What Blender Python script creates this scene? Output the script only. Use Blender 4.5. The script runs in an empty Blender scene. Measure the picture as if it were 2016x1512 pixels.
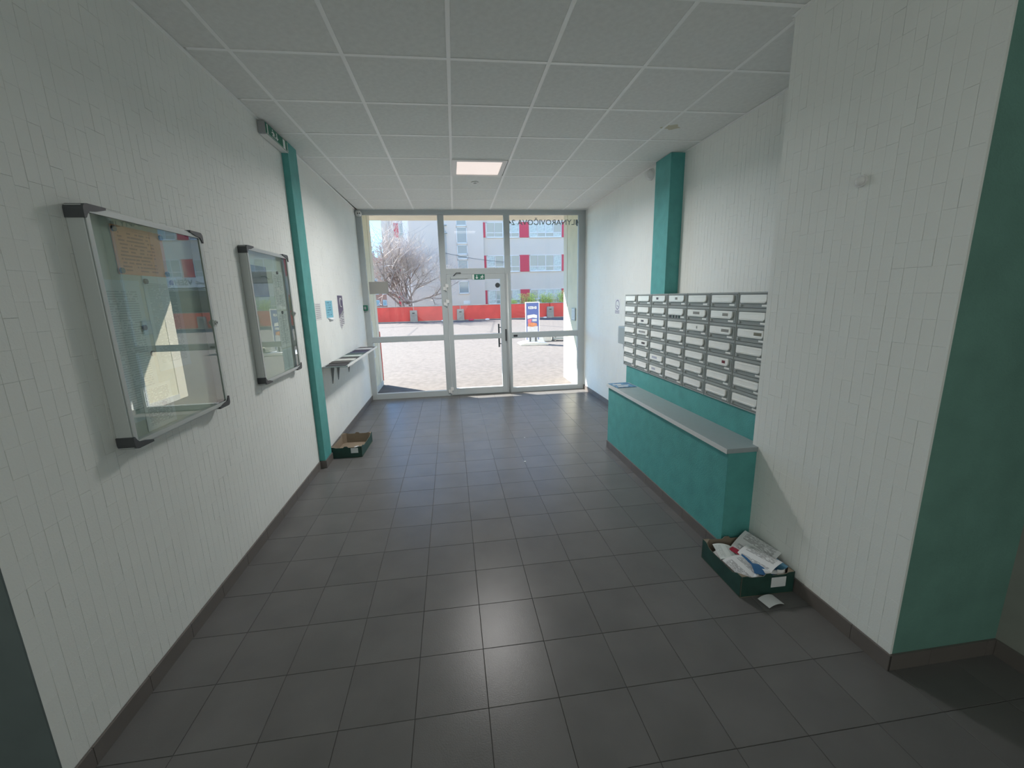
import bpy, bmesh, math, random
from mathutils import Matrix, Vector
random.seed(7)
S = bpy.context.scene
COL = S.collection

# ---------------------------------------------------------------- camera
CAMZ = 1.6559
CEIL = CAMZ + 1.3672
def cam_axes(p, y, r):
    cy, sy, cp, sp = math.cos(y), math.sin(y), math.cos(p), math.sin(p)
    f = Vector((sy*cp, cy*cp, -sp)); rt = Vector((cy, -sy, 0)); up = rt.cross(f)
    cr, sr = math.cos(r), math.sin(r)
    return f, cr*rt + sr*up, -sr*rt + cr*up
F, R, U = cam_axes(0.2069, 0.1299, -0.0257)
cam = bpy.data.objects.new('camera', bpy.data.cameras.new('camera'))
COL.objects.link(cam)
m = Matrix((R, U, -F)).transposed().to_4x4(); m.translation = Vector((0, 0, CAMZ))
cam.matrix_world = m
cam.data.sensor_width = 36; cam.data.lens = 821.2945/2016*36
cam.data.shift_x = 7.7616/2016; cam.data.shift_y = 0.0001
cam.data.clip_start = 0.05; cam.data.clip_end = 600
S.camera = cam

# ---------------------------------------------------------------- world, sun, lamps, exposure
W = bpy.data.worlds.new('sky'); S.world = W; W.use_nodes = True
nt = W.node_tree; nt.nodes.clear()
wo = nt.nodes.new('ShaderNodeOutputWorld'); bg = nt.nodes.new('ShaderNodeBackground')
sky = nt.nodes.new('ShaderNodeTexSky'); sky.sky_type = 'NISHITA'
sky.sun_disc = False; sky.sun_elevation = math.radians(39.3); sky.sun_rotation = math.radians(-47)
sky.air_density = 1.0; sky.dust_density = 0.1; sky.ozone_density = 3.0; sky.altitude = 200
bg.inputs['Strength'].default_value = 0.50
tint = nt.nodes.new('ShaderNodeVectorMath'); tint.operation = 'MULTIPLY'; tint.inputs[1].default_value = (0.44, 0.78, 1.0)
nt.links.new(sky.outputs[0], tint.inputs[0]); nt.links.new(tint.outputs[0], bg.inputs[0]); nt.links.new(bg.outputs[0], wo.inputs[0])
sun = bpy.data.objects.new('sun', bpy.data.lights.new('sun', 'SUN')); COL.objects.link(sun)
sun.data.energy = 19.0; sun.data.angle = math.radians(0.55); sun.data.color = (1.0, 0.95, 0.88)
sun.rotation_euler = Vector((1.0, -0.93, -1.12)).to_track_quat('-Z', 'Y').to_euler()
sun.location = (-20, 30, 25)
def area(name, loc, size, size_y, energy, rot=(0, 0, 0), col=(1, 1, 1)):
    l = bpy.data.lights.new(name, 'AREA'); l.shape = 'RECTANGLE'; l.size = size; l.size_y = size_y
    l.energy = energy; l.color = col
    o = bpy.data.objects.new(name, l); o.location = loc; o.rotation_euler = rot; COL.objects.link(o); return o
# soft fill light added out of view in the lobby behind the camera
def point(name, loc, rad, energy, col=(1, 1, 1)):
    l = bpy.data.lights.new(name, 'POINT'); l.shadow_soft_size = rad; l.energy = energy; l.color = col
    o = bpy.data.objects.new(name, l); o.location = loc; COL.objects.link(o); return o
point('lobby_fill', (-0.4, -2.0, 1.8), 1.15, 72, col=(0.96, 1.0, 0.95))
lc = area('ceiling_lamp_light', (0.376, 4.885, CEIL-0.012), 0.44, 0.44, 55, col=(1.0, 0.97, 0.95)); lc.data.spread = math.radians(164)
S.view_settings.view_transform = 'Standard'; S.view_settings.look = 'None'
S.view_settings.gamma = 1; S.view_settings.use_curve_mapping = False
S.view_settings.exposure = 0.10

# ---------------------------------------------------------------- material helpers
def mat(name, col, rough=0.6, metal=0.0, spec=0.5, emit=None, estr=0.0, noise=0.0, nscale=8.0, bump=0.0, bscale=60.0, coat=0.0):
    M = bpy.data.materials.new(name); M.use_nodes = True
    n = M.node_tree; b = n.nodes['Principled BSDF']
    b.inputs['Base Color'].default_value = (*col, 1); b.inputs['Roughness'].default_value = rough
    b.inputs['Metallic'].default_value = metal; b.inputs['Specular IOR Level'].default_value = spec
    b.inputs['Coat Weight'].default_value = coat
    tc = n.nodes.new('ShaderNodeTexCoord')
    if emit:
        b.inputs['Emission Color'].default_value = (*emit, 1); b.inputs['Emission Strength'].default_value = estr
    if noise > 0:
        t = n.nodes.new('ShaderNodeTexNoise'); t.inputs['Scale'].default_value = nscale; t.inputs['Detail'].default_value = 5
        n.links.new(tc.outputs['Object'], t.inputs['Vector'])
        r = n.nodes.new('ShaderNodeMapRange'); r.inputs[1].default_value = 0.3; r.inputs[2].default_value = 0.7
        r.inputs[3].default_value = 1-noise; r.inputs[4].default_value = 1+noise
        n.links.new(t.outputs[0], r.inputs[0])
        v = n.nodes.new('ShaderNodeVectorMath'); v.operation = 'SCALE'; v.inputs[0].default_value = col
        n.links.new(r.outputs[0], v.inputs['Scale']); n.links.new(v.outputs[0], b.inputs['Base Color'])
    if bump > 0:
        t = n.nodes.new('ShaderNodeTexNoise'); t.inputs['Scale'].default_value = bscale; t.inputs['Detail'].default_value = 3
        n.links.new(tc.outputs['Object'], t.inputs['Vector'])
        u = n.nodes.new('ShaderNodeBump'); u.inputs['Strength'].default_value = bump; u.inputs['Distance'].default_value = 0.004
        n.links.new(t.outputs[0], u.inputs['Height']); n.links.new(u.outputs[0], b.inputs['Normal'])
    return M

def glass(name, ior=1.5, tint=(1, 1, 1), rough=0.0):
    M = bpy.data.materials.new(name); M.use_nodes = True
    n = M.node_tree; n.nodes.clear(); L = n.links.new
    out = n.nodes.new('ShaderNodeOutputMaterial'); mx = n.nodes.new('ShaderNodeMixShader')
    tr = n.nodes.new('ShaderNodeBsdfTransparent'); tr.inputs[0].default_value = (*tint, 1)
    gl = n.nodes.new('ShaderNodeBsdfGlossy'); gl.inputs['Roughness'].default_value = rough
    fr = n.nodes.new('ShaderNodeFresnel'); fr.inputs['IOR'].default_value = ior
    ge = n.nodes.new('ShaderNodeNewGeometry'); mt = n.nodes.new('ShaderNodeMath'); mt.operation = 'SUBTRACT'
    mt.inputs[0].default_value = 1.0; ml = n.nodes.new('ShaderNodeMath'); ml.operation = 'MULTIPLY'
    L(ge.outputs['Backfacing'], mt.inputs[1]); L(mt.outputs[0], ml.inputs[0]); L(fr.outputs[0], ml.inputs[1])
    L(ml.outputs[0], mx.inputs[0]); L(tr.outputs[0], mx.inputs[1]); L(gl.outputs[0], mx.inputs[2]); L(mx.outputs[0], out.inputs[0])
    return M

def printed(name, paper, ink, lines=26.0, axis='Z', cover=0.62, seed=0.0, density=0.55):
    """paper with rows of small printed text"""
    M = mat(name, paper, 0.75, spec=0.2); n = M.node_tree; b = n.nodes['Principled BSDF']; L = n.links.new
    tc = n.nodes.new('ShaderNodeTexCoord'); sp = n.nodes.new('ShaderNodeSeparateXYZ'); L(tc.outputs['Generated'], sp.inputs[0])
    def mth(op, a, c):
        q = n.nodes.new('ShaderNodeMath'); q.operation = op
        for i, s in enumerate((a, c)):
            if s is None: continue
            if isinstance(s, (int, float)): q.inputs[i].default_value = s
            else: L(s, q.inputs[i])
        return q.outputs[0]
    v = sp.outputs[axis]; u = sp.outputs['Y'] if axis == 'Z' else sp.outputs['X']
    row = mth('FRACT', mth('MULTIPLY', v, lines), None)
    on = mth('LESS_THAN', row, 0.45)
    cb = n.nodes.new('ShaderNodeCombineXYZ'); rid = mth('FLOOR', mth('MULTIPLY', v, lines), None)
    L(mth('MULTIPLY', u, 14.0), cb.inputs[0]); L(mth('MULTIPLY', rid, 3.7), cb.inputs[1]); cb.inputs[2].default_value = seed
    ns = n.nodes.new('ShaderNodeTexNoise'); ns.inputs['Scale'].default_value = 1.0; ns.inputs['Detail'].default_value = 1; L(cb.outputs[0], ns.inputs['Vector'])
    word = mth('GREATER_THAN', ns.outputs[0], 1-density)
    m1 = mth('MULTIPLY', mth('GREATER_THAN', u, 0.1), mth('LESS_THAN', u, 0.1+cover+0.18))
    m2 = mth('MULTIPLY', mth('GREATER_THAN', v, 0.08), mth('LESS_THAN', v, 0.93))
    f = mth('MULTIPLY', mth('MULTIPLY', on, word), mth('MULTIPLY', m1, m2))
    mx = n.nodes.new('ShaderNodeMix'); mx.data_type = 'RGBA'
    mx.inputs[6].default_value = (*paper, 1); mx.inputs[7].default_value = (*ink, 1)
    L(f, mx.inputs[0]); L(mx.outputs[2], b.inputs['Base Color'])
    return M

def s2l(r, g, b):
    f = lambda c: (c/255/12.92) if c/255 <= 0.04045 else ((c/255+0.055)/1.055)**2.4
    return (f(r), f(g), f(b))

M = {}
M['wall'] = mat('white_wall_paint', (0.82, 0.84, 0.81), 0.62, spec=0.3, noise=0.025, nscale=2.5, bump=0.25, bscale=160)
M['wall_base'] = mat('wall_mortar', (0.70, 0.72, 0.70), 0.8, spec=0.2)
M['teal'] = mat('teal_paint', (0.095, 0.35, 0.33), 0.55, spec=0.35, noise=0.10, nscale=9, bump=0.5, bscale=110)
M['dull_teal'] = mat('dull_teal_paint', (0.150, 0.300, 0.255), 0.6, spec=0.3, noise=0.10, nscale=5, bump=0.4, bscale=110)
M['lobby'] = mat('shaded_lobby_wall', (0.27, 0.28, 0.25), 0.7, noise=0.05)  # right lobby wall: its shade is put into the colour
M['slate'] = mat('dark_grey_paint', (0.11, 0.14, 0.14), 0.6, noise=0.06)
M['tile'] = mat('grey_stoneware', (0.140, 0.138, 0.135), 0.28, spec=0.18, noise=0.10, nscale=3.5, bump=0.10, bscale=220)
M['grout'] = mat('dark_grout', (0.055, 0.052, 0.050), 0.9, spec=0.1)
M['base_tile'] = mat('baseboard_stoneware', (0.15, 0.135, 0.125), 0.5, noise=0.08, nscale=5)
M['panel'] = mat('mineral_ceiling_panel', (0.81, 0.825, 0.805), 0.9, spec=0.1, noise=0.04, nscale=30, bump=0.4, bscale=300)
M['tee'] = mat('white_ceiling_grid', (0.95, 0.96, 0.95), 0.4, spec=0.4)
M['alu'] = mat('painted_aluminium', (0.47, 0.51, 0.52), 0.42, metal=0.0, spec=0.5, noise=0.03, nscale=4)
M['alu_light'] = mat('light_aluminium', (0.68, 0.71, 0.71), 0.35, metal=0.1)
M['gap_shade'] = mat('dark_gap_shade', (0.03, 0.03, 0.03), 0.7)  # near-black that paints shade into the mailbox door gaps
M['glass'] = glass('window_glass', 1.5)
M['board_glass'] = glass('notice_glass', 2.5, tint=(0.93, 0.97, 0.95))
M['silver'] = mat('anodised_silver', (0.50, 0.53, 0.52), 0.4, metal=0.15)
M['corner'] = mat('dark_grey_plastic', (0.055, 0.06, 0.065), 0.5)
M['pinboard'] = mat('pale_green_board', (0.50, 0.54, 0.46), 0.6)
M['white_p'] = mat('white_plastic', (0.78, 0.78, 0.77), 0.4)
M['grey_p'] = mat('grey_plastic', (0.30, 0.31, 0.32), 0.5)
M['dark_p'] = mat('dark_plastic', (0.03, 0.03, 0.035), 0.4)
M['mail'] = mat('grey_mailbox_metal', (0.34, 0.37, 0.36), 0.5, metal=0.0, noise=0.03)
M['mail_door'] = mat('grey_mailbox_door', (0.30, 0.33, 0.32), 0.5, metal=0.0, noise=0.04)
M['flap'] = mat('pale_aluminium_flap', (0.92, 0.92, 0.88), 0.38, metal=0.15, noise=0.03, nscale=12)
M['green'] = mat('signal_green', (0.010, 0.16, 0.10), 0.5)
M['white'] = mat('white_print', (0.80, 0.82, 0.80), 0.6)
M['worktop'] = mat('grey_laminate', (0.30, 0.35, 0.36), 0.38, noise=0.03, nscale=20)
M['edge'] = mat('pale_edge_strip', (0.66, 0.68, 0.67), 0.35)
M['card_out'] = mat('green_printed_cardboard', (0.018, 0.062, 0.050), 0.6, noise=0.2, nscale=14)
M['card_in'] = mat('brown_cardboard', (0.26, 0.21, 0.155), 0.85, noise=0.1, nscale=9)
M['paper'] = mat('white_paper', (0.72, 0.74, 0.75), 0.7, noise=0.02)
M['blue_paper'] = mat('blue_paper', (0.03, 0.13, 0.30), 0.55)
M['red_paper'] = mat('red_paper', (0.35, 0.02, 0.05), 0.55)
M['txt_paper'] = printed('printed_letter', (0.72, 0.73, 0.74), (0.12, 0.12, 0.13), 22)
M['txt_green'] = printed('printed_notice', (0.56, 0.64, 0.64), (0.36, 0.43, 0.44), 60, seed=2.3, density=0.6)
M['txt_white'] = printed('printed_sheet', (0.66, 0.70, 0.68), (0.30, 0.33, 0.33), 30, seed=5.1)
M['txt_faint'] = printed('faint_printed_sheet', (0.68, 0.70, 0.69), (0.42, 0.41, 0.44), 9, seed=8.1, density=0.7)
M['txt_orange'] = printed('orange_sheet', (0.72, 0.36, 0.20), (0.42, 0.20, 0.12), 13, seed=3.7, cover=0.5)
M['txt_blue'] = printed('light_blue_sheet', (0.22, 0.50, 0.62), (0.08, 0.20, 0.28), 7, seed=9.7, density=0.5, cover=0.5)
M['diffuser'] = mat('lamp_diffuser', (0.8, 0.72, 0.68), 0.5, emit=(1.0, 0.86, 0.80), estr=0.62, noise=0.05, nscale=5)
M['text'] = mat('grey_lettering', (0.26, 0.29, 0.28), 0.6)

# ---------------------------------------------------------------- mesh helpers
class MB:
    def __init__(s): s.v = []; s.f = []
    def poly(s, pts):
        i = len(s.v); s.v += [tuple(p) for p in pts]; s.f.append(tuple(range(i, i+len(pts)))); return s
    def box(s, x0, x1, y0, y1, z0, z1, ch=0.0):
        if ch > 0: return s.cbox(x0, x1, y0, y1, z0, z1, ch)
        i = len(s.v)
        s.v += [(x0,y0,z0),(x1,y0,z0),(x1,y1,z0),(x0,y1,z0),(x0,y0,z1),(x1,y0,z1),(x1,y1,z1),(x0,y1,z1)]
        s.f += [(i,i+3,i+2,i+1),(i+4,i+5,i+6,i+7),(i,i+1,i+5,i+4),(i+1,i+2,i+6,i+5),(i+2,i+3,i+7,i+6),(i+3,i,i+4,i+7)]
        return s
    def cbox(s, x0, x1, y0, y1, z0, z1, c):
        bm = bmesh.new(); bmesh.ops.create_cube(bm, size=1)
        for v in bm.verts: v.co = Vector(((x0+x1)/2+v.co.x*(x1-x0), (y0+y1)/2+v.co.y*(y1-y0), (z0+z1)/2+v.co.z*(z1-z0)))
        bmesh.ops.bevel(bm, geom=bm.edges[:]+bm.verts[:], offset=c, segments=2, profile=0.6, affect='EDGES')
        return s.bm(bm)
    def bm(s, bm):
        i = len(s.v); bm.verts.ensure_lookup_table(); bm.verts.index_update()
        s.v += [tuple(v.co) for v in bm.verts]; s.f += [tuple(i+v.index for v in f.verts) for f in bm.faces]; bm.free(); return s
    def prism(s, pts, axis, a, b):
        """2-D outline (list of (u,v)) extruded along axis from a to b; u,v are the other two axes in order"""
        def P(u, v, w): return {0: (w, u, v), 1: (u, w, v), 2: (u, v, w)}[axis]
        n = len(pts); i = len(s.v)
        area2 = sum(pts[k][0]*pts[(k+1) % n][1]-pts[(k+1) % n][0]*pts[k][1] for k in range(n))
        if (area2 < 0) != (axis == 1): pts = pts[::-1]
        if a > b: a, b = b, a
        s.v += [P(u, v, a) for u, v in pts]+[P(u, v, b) for u, v in pts]
        s.f += [tuple(i+k for k in range(n))[::-1], tuple(i+n+k for k in range(n))]
        s.f += [(i+k, i+(k+1) % n, i+n+(k+1) % n, i+n+k) for k in range(n)]
        return s
    def cyl(s, c, r, axis, a, b, n=24, r2=None):
        r2 = r if r2 is None else r2
        def P(u, v, w): return {0: (w, u, v), 1: (u, w, v), 2: (u, v, w)}[axis]
        i = len(s.v)
        for w, rr in ((a, r), (b, r2)):
            s.v += [P(c[0]+rr*math.cos(2*math.pi*k/n), c[1]+rr*math.sin(2*math.pi*k/n), w) for k in range(n)]
        fl = (a > b) != (axis == 1)
        A = tuple(i+k for k in range(n)); B = tuple(i+n+k for k in range(n))
        s.f += [A if fl else A[::-1], B[::-1] if fl else B]
        for k in range(n):
            q = (i+k, i+(k+1) % n, i+n+(k+1) % n, i+n+k); s.f.append(q[::-1] if fl else q)
        return s
    def ball(s, c, r, sc=(1, 1, 1), u=20, v=12):
        bm = bmesh.new(); bmesh.ops.create_uvsphere(bm, u_segments=u, v_segments=v, radius=r)
        for q in bm.verts: q.co = Vector((c[0]+q.co.x*sc[0], c[1]+q.co.y*sc[1], c[2]+q.co.z*sc[2]))
        return s.bm(bm)
    def tube(s, pts, rad, n=8, cap=True):
        pts = [Vector(p) for p in pts]; rr = rad if isinstance(rad, (list, tuple)) else [rad]*len(pts); i = len(s.v)
        prev = None
        for k, p in enumerate(pts):
            d = (pts[min(k+1, len(pts)-1)]-pts[max(k-1, 0)]).normalized()
            a = prev if prev is not None else (Vector((0, 0, 1)) if abs(d.z) < 0.9 else Vector((1, 0, 0)))
            a = (a-d*a.dot(d)).normalized(); prev = a; bb = d.cross(a)
            s.v += [tuple(p+rr[k]*(math.cos(2*math.pi*j/n)*a+math.sin(2*math.pi*j/n)*bb)) for j in range(n)]
        for k in range(len(pts)-1):
            for j in range(n):
                s.f.append((i+k*n+j, i+k*n+(j+1) % n, i+(k+1)*n+(j+1) % n, i+(k+1)*n+j))
        if cap:
            s.f.append(tuple(i+j for j in range(n))[::-1]); s.f.append(tuple(i+(len(pts)-1)*n+j for j in range(n)))
        return s
    def build(s, name, material, parent=None, local=False, smooth=False, base=True):
        """links ONE mesh object; coordinates are world ones unless local"""
        off = Vector((0, 0, 0))
        if parent is not None and not local:
            q = parent
            while q is not None: off += q.location; q = q.parent
        xs, ys, zs = zip(*s.v); c = Vector(((min(xs)+max(xs))/2, (min(ys)+max(ys))/2, min(zs)))
        if not base: c = off.copy()
        me = bpy.data.meshes.new(name); me.from_pydata([(v[0]-c.x, v[1]-c.y, v[2]-c.z) for v in s.v], [], s.f); me.validate()
        me.materials.append(M[material] if isinstance(material, str) else material)
        if smooth:
            me.polygons.foreach_set('use_smooth', [True]*len(me.polygons))
        o = bpy.data.objects.new(name, me); COL.objects.link(o)
        if parent is not None: o.parent = parent
        o.location = c-off
        return o
def tag(o, label=None, cat=None, group=None, kind=None):
    for k, v in (('label', label), ('category', cat), ('group', group), ('kind', kind)):
        if v: o[k] = v
    return o
def thing(name, loc, label, cat, group=None, rz=0.0):
    o = bpy.data.objects.new(name, None); o.empty_display_size = 0.1; COL.objects.link(o)
    o.location = loc; o.rotation_euler.z = rz; return tag(o, label, cat, group)
def struct(mb, name, material, parent=None):
    o = mb.build(name, material, parent); o['kind'] = 'structure'; return o
def inst(me, name, loc, parent=None):
    o = bpy.data.objects.new(name, me); COL.objects.link(o); o.parent = parent; o.location = loc; return o
def text(body, name, size, material, loc, rot, parent=None, offset=0.0, extrude=0.0008, xscale=1.0, align='CENTER'):
    cu = bpy.data.curves.new(name, 'FONT'); cu.body = body; cu.size = size; cu.extrude = extrude; cu.offset = offset
    cu.align_x = align; cu.align_y = 'CENTER'; cu.resolution_u = 3
    t = bpy.data.objects.new('tmp', cu); COL.objects.link(t)
    bpy.context.view_layer.update()
    me = bpy.data.meshes.new_from_object(t.evaluated_get(bpy.context.evaluated_depsgraph_get()))
    bpy.data.objects.remove(t); bpy.data.curves.remove(cu)
    me.name = name; me.materials.clear(); me.materials.append(M[material])
    o = bpy.data.objects.new(name, me); COL.objects.link(o); o.rotation_euler = rot; o.scale = (xscale, 1, 1)
    off = Vector((0, 0, 0))
    q = parent
    while q is not None: off += q.location; q = q.parent
    o.parent = parent; o.location = Vector(loc)-off
    return o

# ================================================================ ROOM
XL, XR, XP, XN = -1.39, 2.30, 1.83, 2.41     # left wall, right wall, pier face, niche wall
YF = 7.15                                    # glass front
YP0, YP1 = 1.32, 2.255                       # pier near and far ends
TS, TX, TY = 0.2978, 0.0697, 2.8997          # floor tile pitch and origin

floor = struct(MB().box(-3.3, 3.6, -4.0, YF+0.03, -0.12, -0.002), 'floor', 'grout')
g = 0.0021
cells = []
for j in range(-14, 15):
    for i in range(-12, 12):
        x0, x1 = TX+TS*i, TX+TS*(i+1); y0, y1 = TY+TS*j, TY+TS*(j+1)
        lx = XL if y1 > YP0+0.15 else -3.2
        rx = 2.42 if y1 > YP0 else 2.38
        cx0, cx1, cy1 = max(x0, lx), min(x1, rx), min(y1, YF-0.03)
        if cx1-cx0 < 0.03 or cy1-y0 < 0.03: continue
        if XP+0.02 < cx0 and y0 > YP0 and y1 < 4.3: continue
        cells.append((cx0, cx1, y0, cy1, abs(cx0+0.15) < 3.2 and y1 > 0.45))
cells.sort(key=lambda c: (not c[4], -c[2] if not c[4] else (c[2]**2+c[0]**2)))
shared = {}; rest = MB(); cnt = 0
for (x0, x1, y0, y1, vis) in cells:
    w, d = round(x1-x0, 3), round(y1-y0, 3)
    if vis and cnt < 298:
        k = (w, d, random.randrange(3))
        if k not in shared:
            mb = MB(); c = 0.0012; a, b_ = w/2-g/2, d/2-g/2; z1 = random.choice((0.0, 0.0002, -0.0002))
            mb.v = [(-a,-b_,-0.009),(a,-b_,-0.009),(a,b_,-0.009),(-a,b_,-0.009),(-a,-b_,z1-c),(a,-b_,z1-c),(a,b_,z1-c),(-a,b_,z1-c),
                    (-a+c,-b_+c,z1),(a-c,-b_+c,z1),(a-c,b_-c,z1),(-a+c,b_-c,z1)]
            mb.f = [(0,1,5,4),(1,2,6,5),(2,3,7,6),(3,0,4,7),(4,5,9,8),(5,6,10,9),(6,7,11,10),(7,4,8,11),(8,9,10,11),(0,3,2,1)]
            me = bpy.data.meshes.new('floor_tile'); me.from_pydata(mb.v, [], mb.f); me.materials.append(M['tile']); shared[k] = me
        inst(shared[k], 'floor_tile', Vector(((x0+x1)/2, (y0+y1)/2, 0))-floor.location, floor); cnt += 1
    else:
        rest.box(x0+g/2, x1-g/2, y0+g/2, y1-g/2, -0.009, 0.0)
if rest.v: tag(rest.build('floor_tiling', 'tile', floor), kind='stuff')
# vary the tiles a little by object: texture offset from object random
tn = M['tile'].node_tree; oi = tn.nodes.new('ShaderNodeObjectInfo'); tcn = [n for n in tn.nodes if n.type == 'TEX_COORD'][0]
va = tn.nodes.new('ShaderNodeVectorMath'); va.operation = 'ADD'; mu = tn.nodes.new('ShaderNodeMath'); mu.operation = 'MULTIPLY'; mu.inputs[1].default_value = 50
tn.links.new(oi.outputs['Random'], mu.inputs[0]); tn.links.new(tcn.outputs['Object'], va.inputs[0]); tn.links.new(mu.outputs[0], va.inputs[1])
for n_ in tn.nodes:
    if n_.type == 'TEX_NOISE': tn.links.new(va.outputs[0], n_.inputs['Vector'])

# ---- walls with painted-over facing bricks standing on end
BW, BH = 0.0500, 0.1000
variants = []
for k in range(14):
    pick = lambda: random.choice((0.00008, 0.00008, 0.0001, 0.00015, 0.0003, 0.0008))
    l, r_, b_, t_ = pick(), pick(), pick()*0.6, pick()*0.6; dep = 0.0030+random.uniform(-0.0004, 0.0004); tl = random.uniform(-0.0003, 0.0003)
    variants.append((l, r_, b_, t_, dep, tl))
def brick_verts(w, h, v):
    l, r_, b_, t_, dep, tl = v; c = 0.0006
    a0, a1, h0, h1 = -w/2+l, w/2-r_, b_, h-t_
    vv = [(0,a0,h0),(0,a1,h0),(0,a1,h1),(0,a0,h1),(dep-c,a0,h0),(dep-c,a1,h0),(dep-c,a1,h1),(dep-c,a0,h1),
          (dep-tl,a0+c,h0+c),(dep+tl,a1-c,h0+c),(dep+tl,a1-c,h1-c),(dep-tl,a0+c,h1-c)]
    ff = [(0,1,5,4),(1,2,6,5),(2,3,7,6),(3,0,4,7),(4,5,9,8),(5,6,10,9),(6,7,11,10),(7,4,8,11),(8,9,10,11)]
    return vv, ff
bmesh_cache = {}
def brick_wall(wall, x, sgn, y0, y1, z0, z1, key, nparts=300):
    """clads the plane x=const; sgn = which way the face looks"""
    out = []; ny = int((y1-y0)/BW)+1
    for i in range(ny):
        ya, yb = y0+i*BW, min(y0+(i+1)*BW, y1)
        if yb-ya < 0.01: continue
        zo = z0-(random.choice((0.0, 0.5, 0.5, 0.25))*BH); z = zo
        while z < z1:
            a, b_ = max(z, z0), min(z+BH, z1); z += BH
            if b_-a > 0.012: out.append((ya, yb, a, b_))
    out.sort(key=lambda q: key(q)); stuff = MB(); n = 0
    for (ya, yb, a, b_) in out:
        full = abs(yb-ya-BW) < 1e-6 and abs(b_-a-BH) < 1e-6
        vi = random.randrange(len(variants))
        if full and n < nparts:
            kk = (vi, sgn)
            if kk not in bmesh_cache:
                vv, ff = brick_verts(BW, BH, variants[vi])
                if sgn < 0: vv = [(-p[0], p[1], p[2]) for p in vv]; ff = [f[::-1] for f in ff]
                me = bpy.data.meshes.new('brick'); me.from_pydata(vv, [], ff); me.materials.append(M['wall']); bmesh_cache[kk] = me
            inst(bmesh_cache[kk], 'brick', Vector((x, (ya+yb)/2, a))-wall.location, wall); n += 1
        else:
            vv, ff = brick_verts(yb-ya, b_-a, variants[vi])
            if sgn < 0: vv = [(-p[0], p[1], p[2]) for p in vv]; ff = [f[::-1] for f in ff]
            i0 = len(stuff.v); stuff.v += [(x+p[0], (ya+yb)/2+p[1], a+p[2]) for p in vv]; stuff.f += [tuple(i0+q for q in f) for f in ff]
    if stuff.v: tag(stuff.build('brickwork', 'wall', wall), kind='stuff')
near = lambda q: (abs(q[2]-1.1)*0.8+q[0])
wl = struct(MB().box(XL-0.3, XL-0.003, YP0, YF+0.1, -0.1, CEIL+0.3), 'wall_left', 'wall_base')
brick_wall(wl, XL-0.003, 1, YP0, YF-0.04, 0.078, CEIL+0.02, near)
wp = struct(MB().box(XP+0.003, XN+0.3, YP0, YP1, -0.1, CEIL+0.3), 'wall_right_pier', 'wall_base')
brick_wall(wp, XP+0.003, -1, YP0, YP1, 0.078, CEIL+0.02, near)
wn = struct(MB().box(XN+0.003, XN+0.3, YP1, 4.62, -0.1, CEIL+0.3), 'wall_right_niche', 'wall_base')
brick_wall(wn, XN+0.003, -1, YP1, 4.3, 1.60, CEIL+0.02, lambda q: (abs(q[2]-1.9), q[0]))
wr = struct(MB().box(XR+0.003, XN+0.29, 4.6, YF+0.1, -0.1, CEIL+0.3), 'wall_right', 'wall_base')
brick_wall(wr, XR+0.003, -1, 4.6, YF-0.04, 0.078, CEIL+0.02, near)
# teal return of the pier, and the lobby behind the camera
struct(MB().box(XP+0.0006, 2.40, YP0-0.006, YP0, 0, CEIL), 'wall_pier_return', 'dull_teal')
struct(MB().box(XP-0.0006, XP+0.010, YP0-0.0068, YP0+0.001, 0.078, CEIL), 'trim_8', 'wall')
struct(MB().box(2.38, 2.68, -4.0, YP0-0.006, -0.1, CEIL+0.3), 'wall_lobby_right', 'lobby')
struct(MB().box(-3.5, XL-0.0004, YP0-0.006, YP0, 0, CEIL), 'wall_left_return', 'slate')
struct(MB().box(-3.5, XL-0.3, YP0, YP0+0.3, -0.1, CEIL+0.3), 'wall_left_return_core', 'wall_base')
struct(MB().box(-3.5, -3.2, -4.0, YP0-0.006, -0.1, CEIL+0.3), 'wall_lobby_left', 'wall')
struct(MB().box(-3.5, 2.68, -4.3, -4.0, -0.1, CEIL+0.3), 'wall_back', 'wall')

# ---- pillars
tag(MB().box(XL, -1.335, 4.19, 4.42, 0.078, CEIL, 0.002).build('wall_pillar', 'teal'), kind='structure').name = 'wall_pillar_left'
tag(MB().box(2.262, XN+0.05, 4.28, 4.60, 1.62, CEIL, 0.002).build('wall_pillar', 'teal'), kind='structure').name = 'wall_pillar_right'

# ---- baseboards: separate stoneware pieces
def baseboard(name, axis, fixed, sgn, a, b, first=None, h=0.078, t=0.010):
    root = None; p = a; L_ = TS; n = 0
    if first is None: first = L_
    def bx(q, r, inset=0.0012, tt=t, hh=h):
        if axis == 'y': x0, x1 = sorted((fixed, fixed+sgn*tt)); return MB().box(x0, x1, q+inset, r-inset, 0.0, hh, 0.001)
        y0, y1 = sorted((fixed, fixed+sgn*tt)); return MB().box(q+inset, r-inset, y0, y1, 0.0, hh, 0.001)
    q0 = MB()
    if axis == 'y': x0, x1 = sorted((fixed, fixed+sgn*0.006)); q0.box(x0, x1, a, b, 0, h-0.003)
    else: y0, y1 = sorted((fixed, fixed+sgn*0.006)); q0.box(a, b, y0, y1, 0, h-0.003)
    root = struct(q0, name, 'grout')
    r = a+first
    while p < b-0.01:
        r = min(r, b)
        if r-p > 0.02: bx(p, r).build('baseboard_tile', 'base_tile', root)
        p = r; r = p+L_
baseboard('baseboard_left', 'y', XL, 1, YP0, 4.19, 0.10)
baseboard('baseboard_left_far', 'y', XL, 1, 4.42, YF-0.04, 0.22)
baseboard('baseboard_pillar_left', 'x', 4.19, -1, XL, -1.325)
baseboard('baseboard_pillar_side', 'y', -1.335, 1, 4.19, 4.42)
baseboard('baseboard_right_pier', 'y', XP, -1, YP0-0.016, YP1, 0.18)
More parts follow.
